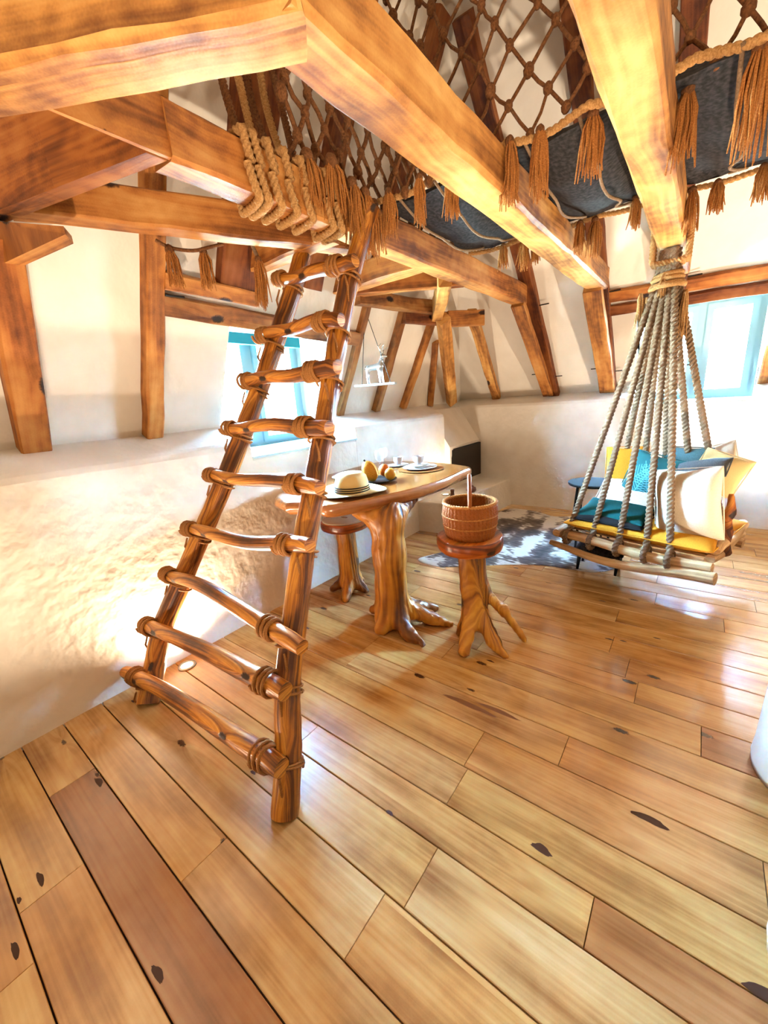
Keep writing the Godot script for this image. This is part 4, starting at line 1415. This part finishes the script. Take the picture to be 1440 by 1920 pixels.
func hat(at: Vector3) -> void:
	var t := thing("straw_hat", "pale straw hat with striped black band on the table corner", "hat", at)
	var s := Shape.new()
	var base := 0
	var n := 48
	for lay in [0, 1]:
		base = s.v.size()
		for i in 7:
			var r := lerpf(0.108, 0.225, i / 6.0)
			for j in n + 1:
				var a := TAU * j / n
				var y := 0.004 + 0.022 * pow(i / 6.0, 2.0) * (0.5 + 0.5 * sin(a * 2.0 + 0.6)) + (0.005 if lay else 0.0)
				s.vert(at + V(cos(a) * r, y, sin(a) * r * 0.95), Vector2(a, r))
		for i in 6:
			for j in n:
				var k := base + i * (n + 1) + j
				if lay == 0:
					s.quad(k, k + 1, k + n + 2, k + n + 1)
				else:
					s.quad(k, k + n + 1, k + n + 2, k + 1)
	part(t, "brim", s, M.straw)
	s = Shape.new()
	s.lathe(at, [Vector2(0.112, 0.005), Vector2(0.111, 0.035), Vector2(0.107, 0.07), Vector2(0.097, 0.108), Vector2(0.074, 0.130), Vector2(0.039, 0.137), Vector2(0.0, 0.133)], 40)
	part(t, "crown", s, M.straw)
	for i in 3:
		s = Shape.new()
		var y := 0.016 + 0.013 * i
		var r := 0.1125 - 0.0012 * i
		s.lathe(at, [Vector2(r, y), Vector2(r + 0.0025, y + 0.001), Vector2(r + 0.0022, y + 0.006), Vector2(r - 0.001, y + 0.007)], 40)
		part(t, "band_stripe", s, M.black)

# ------------------------------------------------------------------ the swing
func build_swing() -> void:
	var c := V(-0.215, 0.0, -3.48)
	var u := V(0.965, 0, 0.262)
	var w := V(-0.262, 0, 0.965)
	var P := func(a: float, y: float, b: float) -> Vector3: return c + u * a + w * b + V(0, y, 0)
	var t := thing("rope_swing", "driftwood swing seat hung on thick ropes from the pale loft beam", "swing", c)
	var logs := [
		[P.call(-0.50, 0.36, 0.37), P.call(0.50, 0.345, 0.375), 0.034, 0.036], [P.call(-0.54, 0.275, 0.40), P.call(0.53, 0.295, 0.40), 0.024, 0.042],
		[P.call(-0.50, 0.33, -0.36), P.call(0.50, 0.33, -0.36), 0.035, 0.035], [P.call(-0.48, 0.40, 0.44), P.call(-0.47, 0.40, -0.44), 0.036, 0.03],
		[P.call(0.475, 0.435, 0.28), P.call(0.46, 0.42, -0.46), 0.040, 0.036], [P.call(0.465, 0.375, 0.30), P.call(0.45, 0.35, -0.46), 0.034, 0.036]]
	for i in logs.size():
		var d: Array = logs[i]
		var pts := []
		var rad := []
		for k in 17:
			var f := k / 16.0
			pts.append(d[0].lerp(d[1], f) + V(0, 0.014 * sin(f * 7.0 + i * 1.7) - (0.035 * sin(PI * f) if i == 1 else 0.0), 0) + w * 0.012 * sin(f * 5.0 + i))
			rad.append(lerpf(d[2], d[3], f) * (0.85 if k == 0 else 1.0))
		var s := Shape.new()
		s.tube(pts, rad, 14, 0.16, lump)
		part(t, "driftwood_log", s, M.drift)
	# slatted base under the cushions
	for i in 7:
		var s := Shape.new()
		var b := -0.30 + i * 0.10
		s.tube([P.call(-0.47, 0.375, b), P.call(0.0, 0.365, b), P.call(0.44, 0.375, b)], 0.014, 8, 0.1, lump)
		part(t, "base_stick", s, M.drift)
	# knotty upright branch at the right
	var br := Shape.new()
	br.tube(curve([P.call(0.47, 0.36, 0.03), P.call(0.475, 0.46, 0.07), P.call(0.465, 0.57, 0.04), P.call(0.48, 0.66, 0.06), P.call(0.465, 0.76, 0.04)], 4), [0.05, 0.046, 0.04, 0.034, 0.036, 0.042, 0.044, 0.036, 0.030, 0.026, 0.03, 0.034, 0.03, 0.024, 0.02, 0.018, 0.012], 12, 0.3, lump)
	part(t, "upright_branch", br, M.drift_dark)
	# ropes to the gathering under the beam
	var top := V(-0.255, 2.10, -3.46)
	var feet := []
	for a in [-0.42, -0.235, -0.045, 0.135, 0.275]:
		feet.append(P.call(a, 0.375, 0.375))
	for a in [-0.40, -0.2, 0.0, 0.2, 0.38]:
		feet.append(P.call(a, 0.36, -0.36))
	for i in feet.size():
		var f: Vector3 = feet[i]
		var k := (i % 5 - 2.0) * 0.026
		var h := top + u * k + w * (0.03 if i < 5 else -0.03)
		var s := Shape.new()
		s.rope([f, f.lerp(h, 0.5) + V(0, -0.004, 0), h, V(lerpf(h.x, top.x, 0.35), 2.29, lerpf(h.z, top.z, 0.35))], 0.022, 0.085, 15)
		part(t, "rope", s, M.rope_pale)
		s = Shape.new()
		s.rope(ring(f + V(0, -0.02, 0), u, 0.05), 0.020, 0.07, 10)
		if i < 5:
			part(t, "rope_turn", s, M.rope_pale)
	for i in 2:
		part(t, "gathering_turn", coil(top + V(0, -0.02 + 0.05 * i, 0), V(0, 1, 0), 0.088 - 0.012 * i, 2.2, 0.045, 0.017, i), M.rope)
	for i in 3:
		var s := Shape.new()
		var z := -3.40 - 0.045 * i
		var o := []
		for k in 25:
			var a := TAU * k / 24.0
			o.append(V(-0.255 + clampf(cos(a) * 1.4, -1, 1) * 0.095, 2.35 + clampf(sin(a) * 1.3, -1, 1) * 0.137, z + 0.02 * sin(a)))
		s.rope(o, 0.017, 0.06, 10)
		part(t, "beam_loop", s, M.rope)
	for d in [[-0.13, 0.06, 2.06, 0.22], [-0.10, 0.05, 2.03, 0.24], [0.10, -0.03, 2.04, 0.26], [0.115, 0.02, 2.02, 0.28], [0.0, 0.08, 2.14, 0.14]]:
		part(t, "frayed_end", fringe(top + u * d[0] + w * d[1] + V(0, d[2] - 2.10, 0), d[3], 0.020, 18, int(d[0] * 1000) + 900), M.rope, true)
	# cushions
	var L := Basis(u, Vector3.UP, w)
	var lay := L * Basis(V(1, 0, 0), -PI / 2)
	cushion("mustard yellow seat pad spread over the swing base", M.mustard, P.call(0.02, 0.465, 0.0), lay, 0.96, 0.78, 0.18)
	cushion("flat black cushion with teal top on the swing's front left", M.black, P.call(-0.16, 0.545, 0.20), L * Basis(V(1, 0, 0), -PI / 2 + 0.22), 0.50, 0.34, 0.11, M.teal)
	cushion("cream cushion lying tilted behind the black and teal cushion", M.cream, P.call(-0.15, 0.63, 0.03), L * Basis(V(1, 0, 0), -PI / 2 + 0.75), 0.46, 0.36, 0.10)
	cushion("mustard square cushion standing at the swing's back left", M.mustard, P.call(-0.26, 0.81, -0.19), L * Basis(V(0, 1, 0), 0.5) * Basis(V(1, 0, 0), -0.22), 0.30, 0.38, 0.12)
	cushion("teal cushion with pale palm leaf print behind the front ropes", M.palm, P.call(-0.03, 0.78, -0.06), L * Basis(V(0, 0, 1), -0.22) * Basis(V(1, 0, 0), -0.3), 0.36, 0.38, 0.12)
	cushion("large plain cream cushion standing at the swing's right side", M.cream, P.call(0.285, 0.70, 0.20), L * Basis(V(0, 1, 0), 0.15) * Basis(V(0, 0, 1), 0.14) * Basis(V(1, 0, 0), -0.12), 0.37, 0.47, 0.20)
	cushion("grey green cushion wedged behind the teal palm cushion", M.sage, P.call(0.12, 0.87, -0.24), L * Basis(V(1, 0, 0), -0.25), 0.32, 0.28, 0.11)
	cushion("dark grey cushion lying on top of the large cream cushion", M.grey, P.call(0.29, 0.90, 0.04), L * Basis(V(0, 0, 1), 0.22) * Basis(V(1, 0, 0), -1.15), 0.30, 0.22, 0.09)
	cushion("pale yellow cushion tilted outwards at the swing's back right", M.straw, P.call(0.35, 0.86, -0.12), L * Basis(V(0, 0, 1), -0.30) * Basis(V(1, 0, 0), -0.5), 0.28, 0.28, 0.10)
	cushion("white cushion corner topmost at the swing's back right", M.cream, P.call(0.28, 0.90, -0.26), L * Basis(V(0, 0, 1), 0.35) * Basis(V(1, 0, 0), -0.4), 0.28, 0.26, 0.09)

func ring(at: Vector3, axis: Vector3, r: float) -> Array:
	var a := axis.normalized().cross(Vector3.UP).normalized()
	var o := []
	for i in 15:
		var k := TAU * i / 14.0
		o.append(at + (a * cos(k) + Vector3.UP * sin(k)) * r)
	return o

func cushion(label: String, m: Material, at: Vector3, b: Basis, w: float, h: float, d: float, second: Material = null) -> void:
	var t := thing("cushion", label, "cushion", at, "cushions on the rope swing")
	var s := Shape.new()
	s.pillow(at, b, w, h, d, lump, 0.3)
	part(t, "cover", s, m)
	if second:
		s = Shape.new()
		s.pillow(at + b * V(0, 0.015, d * 0.22), b, w * 0.97, h * 0.93, d * 0.72, lump, 0.3)
		part(t, "top_panel", s, second, false, "teal upper side")
	var pts := []
	for i in 40:
		var q := TAU * i / 40.0
		var x := clampf(cos(q) * 1.42, -1, 1)
		var y := clampf(sin(q) * 1.42, -1, 1)
		pts.append(at + b * V(x * w / 2 * 0.985, y * h / 2 * 0.985, 0))
	pts.append(pts[0])
	s = Shape.new()
	s.tube(pts, 0.004, 5)
	part(t, "piping", s, m)

# ------------------------------------------------------------------ far corner: bench, screen, rug, small things
func build_corner() -> void:
	var s := Shape.new()
	s.loft([[V(-2.45, 0.0, -3.72), V(-2.06, 0.0, -3.74), V(-1.90, 0.0, -5.24), V(-2.45, 0.0, -5.24)], [V(-2.45, 0.335, -3.72), V(-2.06, 0.335, -3.74), V(-1.93, 0.335, -5.24), V(-2.45, 0.335, -5.24)], [V(-2.45, 0.35, -3.735), V(-2.075, 0.35, -3.755), V(-1.945, 0.35, -5.24), V(-2.45, 0.35, -5.24)]], true, true)
	# ring order runs anticlockwise from above
	single("plaster_bench", "low white plaster bench in the corner under the dark screen", "bench", V(-2.2, 0, -4.4), s, M.plaster)
	var tv := thing("television", "black flat television screen set in the corner niche above bench", "television", V(-2.38, 0.41, -4.8))
	var a := V(-2.385, 0, -4.42)
	var b := V(-2.345, 0, -5.19)
	s = Shape.new()
	s.hexa([a + V(-0.03, 0.41, 0), b + V(-0.03, 0.41, 0), b + V(0.012, 0.41, 0), a + V(0.012, 0.41, 0), a + V(-0.03, 0.85, 0), b + V(-0.03, 0.85, 0), b + V(0.012, 0.85, 0), a + V(0.012, 0.85, 0)])
	part(tv, "case", s, M.tv_case)
	s = Shape.new()
	s.hexa([a + V(0.012, 0.425, -0.012), b + V(0.012, 0.425, 0.012), b + V(0.015, 0.425, 0.012), a + V(0.015, 0.425, -0.012), a + V(0.012, 0.838, -0.012), b + V(0.012, 0.838, 0.012), b + V(0.015, 0.838, 0.012), a + V(0.015, 0.838, -0.012)])
	part(tv, "screen", s, M.tv_glass)
	# small pots on the bench
	s = Shape.new()
	s.lathe(V(-2.12, 0.352, -3.95), [Vector2(0.0, 0.0), Vector2(0.035, 0.0), Vector2(0.038, 0.01), Vector2(0.026, 0.04), Vector2(0.020, 0.08), Vector2(0.024, 0.11), Vector2(0.020, 0.115), Vector2(0.0, 0.11)], 20)
	single("candle_holder", "small slim brown wooden candle holder on the white bench", "candle holder", V(-2.12, 0.352, -3.95), s, M.clay)
	s = Shape.new()
	s.lathe(V(-2.08, 0.352, -4.35), [Vector2(0.0, 0.0), Vector2(0.045, 0.0), Vector2(0.062, 0.025), Vector2(0.055, 0.055), Vector2(0.028, 0.068), Vector2(0.030, 0.075), Vector2(0.02, 0.074), Vector2(0.0, 0.06)], 24)
	single("pot", "small squat brown clay pot on the white bench", "pot", V(-2.08, 0.352, -4.35), s, M.clay)
	rug()
	side_table()
	deer_swing()
	tree_outside()

func rug() -> void:
	var out := [Vector2(-1.98, -2.97), Vector2(-1.74, -2.92), Vector2(-1.5, -3.06), Vector2(-1.19, -3.26), Vector2(-0.92, -3.38), Vector2(-0.70, -3.40), Vector2(-0.52, -3.44), Vector2(-0.40, -3.68), Vector2(-0.62, -3.98), Vector2(-0.80, -4.3), Vector2(-0.80, -4.7), Vector2(-0.95, -4.98), Vector2(-1.25, -4.86), Vector2(-1.48, -4.98), Vector2(-1.80, -5.0), Vector2(-1.90, -4.72), Vector2(-1.80, -4.3), Vector2(-1.76, -3.8), Vector2(-1.78, -3.4), Vector2(-1.92, -3.16)]
	var n := out.size()
	var pts := []
	for i in n:
		for k in 6:
			pts.append(out[i].cubic_interpolate(out[(i + 1) % n], out[(i + n - 1) % n], out[(i + 2) % n], k / 6.0))
	var mid := Vector2(-1.3, -3.95)
	var im := Image.create(512, 512, false, Image.FORMAT_RGB8)
	var big := noise(201, 0.010, 3)
	var hair := noise(207, 0.08, 2)
	for y in 512:
		for x in 512:
			var e := Vector2(x - 256, y - 256).length() / 256.0
			var d := big.get_noise_2d(x, y) * 0.9 + hair.get_noise_2d(x * 0.35, y * 2.0) * 0.42 + 0.22 - smoothstep(0.55, 1.0, e) * 0.35 - 0.5 * exp(-pow((x - 256 + 30.0 * big.get_noise_2d(y * 1.5, 40.0)) / 16.0, 2.0))
			var k := smoothstep(-0.10, 0.16, d)
			var col := Color(0.86, 0.83, 0.79).lerp(Color(0.36, 0.30, 0.27), k).lerp(Color(0.16, 0.13, 0.12), smoothstep(0.3, 0.75, d))
			im.set_pixel(x, y, col)
	var m := StandardMaterial3D.new()
	m.resource_name = "cowhide"
	m.albedo_texture = ImageTexture.create_from_image(im)
	m.roughness = 0.7
	var s := Shape.new()
	var rings := 10
	for i in rings + 1:
		var f := float(i) / rings
		for j in pts.size() + 1:
			var p: Vector2 = mid.lerp(pts[j % pts.size()], f)
			var y := 0.004 + 0.007 * (1.0 - pow(f, 6.0)) + 0.004 * lump.get_noise_2d(p.x * 150.0, p.y * 150.0) * (1.0 - f)
			s.vert(V(p.x, y, p.y), Vector2((p.x + 2.05) / 1.7, (p.y + 5.05) / 2.2))
	var w := pts.size() + 1
	for i in rings:
		for j in pts.size():
			var a := i * w + j
			s.quad(a, a + w, a + w + 1, a + 1)
	# underside edge down to the floor
	var e0 := s.v.size()
	for j in w:
		var p: Vector2 = pts[j % pts.size()]
		s.vert(V(p.x, 0.0005, p.y), Vector2((p.x + 2.05) / 1.7, (p.y + 5.05) / 2.2))
	for j in pts.size():
		var a := rings * w + j
		s.quad(a, e0 + j, e0 + j + 1, a + 1)
	var probe := (s.v[w + 1] - s.v[0]).cross(s.v[w] - s.v[0])
	if probe.y < 0.0:
		for i in range(0, s.ix.size(), 3):
			var h := s.ix[i]
			s.ix[i] = s.ix[i + 1]
			s.ix[i + 1] = h
	single("cowhide_rug", "grey brown and white cowhide rug spread on the boards behind stool", "rug", V(mid.x, 0, mid.y), s, m)

func side_table() -> void:
	var at := V(-0.70, 0, -3.98)
	var t := thing("side_table", "small black side table half hidden behind the rope swing", "table", at)
	var s := Shape.new()
	s.lathe(at, [Vector2(0.0, 0.62), Vector2(0.20, 0.62), Vector2(0.205, 0.63), Vector2(0.205, 0.645), Vector2(0.0, 0.645)], 32)
	part(t, "table_top", s, M.black)
	for a in [0.4, 1.97, 3.54, 5.11]:
		s = Shape.new()
		s.tube([at + V(cos(a) * 0.14, 0.62, sin(a) * 0.14), at + V(cos(a) * 0.20, 0.012, sin(a) * 0.20)], [0.014, 0.010], 8)
		part(t, "leg", s, M.black)
	var st := thing("footstool", "low black-footed footstool under the swing's left end", "footstool", V(-0.60, 0, -3.50))
	s = Shape.new()
	s.pillow(V(-0.52, 0.19, -3.52), Basis(V(1, 0, 0), -PI / 2), 0.36, 0.30, 0.12, null, 0.1, 10)
	part(st, "seat", s, M.charcoal)
	for d in [[-0.66, -3.42], [-0.38, -3.42], [-0.66, -3.62], [-0.38, -3.62]]:
		s = Shape.new()
		s.tube([V(d[0], 0.17, d[1]), V(d[0] - 0.01, 0.012, d[1] + 0.01)], [0.018, 0.010], 8)
		part(st, "leg", s, M.black)

func deer_swing() -> void:
	var t := thing("shelf_swing", "little white hanging shelf on strings beside the bright window", "shelf", V(-2.33, 1.63, -2.92))
	var s := Shape.new()
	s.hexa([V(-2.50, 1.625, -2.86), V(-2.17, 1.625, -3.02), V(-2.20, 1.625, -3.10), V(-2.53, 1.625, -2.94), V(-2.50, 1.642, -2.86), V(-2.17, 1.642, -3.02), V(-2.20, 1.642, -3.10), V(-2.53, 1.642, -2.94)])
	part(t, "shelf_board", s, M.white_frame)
	for p in [V(-2.46, 1.635, -2.92), V(-2.22, 1.635, -3.04)]:
		s = Shape.new()
		s.tube([p, V(-2.36, 2.25, -2.92)], 0.003, 5)
		part(t, "string", s, M.iron)
	var d := thing("deer_figurine", "small silvery stag figurine standing on the hanging shelf", "figurine", V(-2.34, 1.642, -2.98))
	var g := V(-2.345, 1.642, -2.98)
	var q := V(0.90, 0, -0.43)
	var body := organic_at(g, [
		[g + q * -0.055 + V(0, 0.135, 0), g + q * 0.05 + V(0, 0.145, 0), 0.026, 0.030], [g + q * 0.05 + V(0, 0.15, 0), g + q * 0.075 + V(0, 0.225, 0), 0.022, 0.014],
		[g + q * 0.075 + V(0, 0.232, 0), g + q * 0.112 + V(0, 0.222, 0), 0.016, 0.009],
		[g + q * -0.06 + V(0, 0.13, 0.012), g + q * -0.066 + V(0, 0.065, 0.014), 0.015, 0.008], [g + q * -0.066 + V(0, 0.065, 0.014), g + q * -0.06 + V(0, 0.003, 0.014), 0.008, 0.007],
		[g + q * -0.06 + V(0, 0.13, -0.012), g + q * -0.075 + V(0, 0.065, -0.014), 0.015, 0.008], [g + q * -0.075 + V(0, 0.065, -0.014), g + q * -0.07 + V(0, 0.003, -0.014), 0.008, 0.007],
		[g + q * 0.045 + V(0, 0.13, 0.013), g + q * 0.05 + V(0, 0.003, 0.014), 0.013, 0.007], [g + q * 0.052 + V(0, 0.13, -0.013), g + q * 0.062 + V(0, 0.003, -0.014), 0.013, 0.007],
		[g + q * -0.08 + V(0, 0.15, 0), g + q * -0.09 + V(0, 0.13, 0), 0.009, 0.006]])
	part(d, "body", body, M.silver)
	for k in [-1.0, 1.0]:
		s = Shape.new()
		var r := g + q * 0.078 + V(0, 0.243, 0.006 * k)
		s.tube([r, r + V(-0.006, 0.03, 0.022 * k), r + V(0.0, 0.06, 0.026 * k) + q * -0.015, r + V(0, 0.085, 0.016 * k) + q * 0.006], [0.005, 0.0045, 0.004, 0.002], 6)
		s.tube([r + V(-0.006, 0.03, 0.022 * k), r + V(0, 0.055, 0.034 * k) + q * 0.03], [0.004, 0.002], 6)
		part(d, "antler", s, M.silver)

func organic_at(base: Vector3, bones: Array) -> Shape:
	# the net meshes above the floor only, so lift the base to zero and back
	var low := []
	for b in bones:
		low.append([b[0] - base, b[1] - base, b[2], b[3]])
	var s := organic(low, 0.005, 0.014, 0.0)
	for i in s.v.size():
		s.v[i] += base
	return s

func tree_outside() -> void:
	var at := V(0.9, -3.0, -9.5)
	var t := thing("tree", "pale leafy tree branches outside the far window", "tree", at)
	var s := Shape.new()
	s.tube(curve([at, at + V(-0.3, 2.5, 0.1), at + V(-0.2, 4.2, 0.0), at + V(0.2, 6.5, 0.1)], 5), [0.16, 0.15, 0.14, 0.13, 0.12, 0.12, 0.11, 0.10, 0.10, 0.09, 0.08, 0.07, 0.06, 0.05, 0.04, 0.03], 10)
	part(t, "trunk", s, M.bark)
	var q := RandomNumberGenerator.new()
	q.seed = 77
	var leaves := Shape.new()
	for i in 9:
		var f: Vector3 = at + V(-0.22, 3.4 + 0.25 * i, 0.05)
		var e := f + V(q.randf_range(-1.6, 1.4), q.randf_range(0.3, 1.2), q.randf_range(-0.6, 0.6))
		s = Shape.new()
		s.tube(curve([f, f.lerp(e, 0.5) + V(0, 0.15, 0), e], 4), [0.03, 0.028, 0.025, 0.022, 0.02, 0.017, 0.014, 0.01, 0.006], 6)
		part(t, "branch", s, M.bark)
		for k in 60:
			var p := f.lerp(e, q.randf_range(0.3, 1.1)) + V(q.randf_range(-0.35, 0.35), q.randf_range(-0.3, 0.3), q.randf_range(-0.3, 0.3))
			var a := V(q.randf_range(-1, 1), q.randf_range(-1, 1), q.randf_range(-1, 1)).normalized() * 0.05
			var b := a.cross(V(q.randf_range(-1, 1), 1, q.randf_range(-1, 1))).normalized() * 0.022
			var n := leaves.v.size()
			leaves.vert(p - a, Vector2.ZERO)
			leaves.vert(p + b, Vector2.ZERO)
			leaves.vert(p + a, Vector2.ZERO)
			leaves.vert(p - b, Vector2.ZERO)
			leaves.quad(n, n + 1, n + 2, n + 3)
	part(t, "foliage", leaves, M.leaf, true)
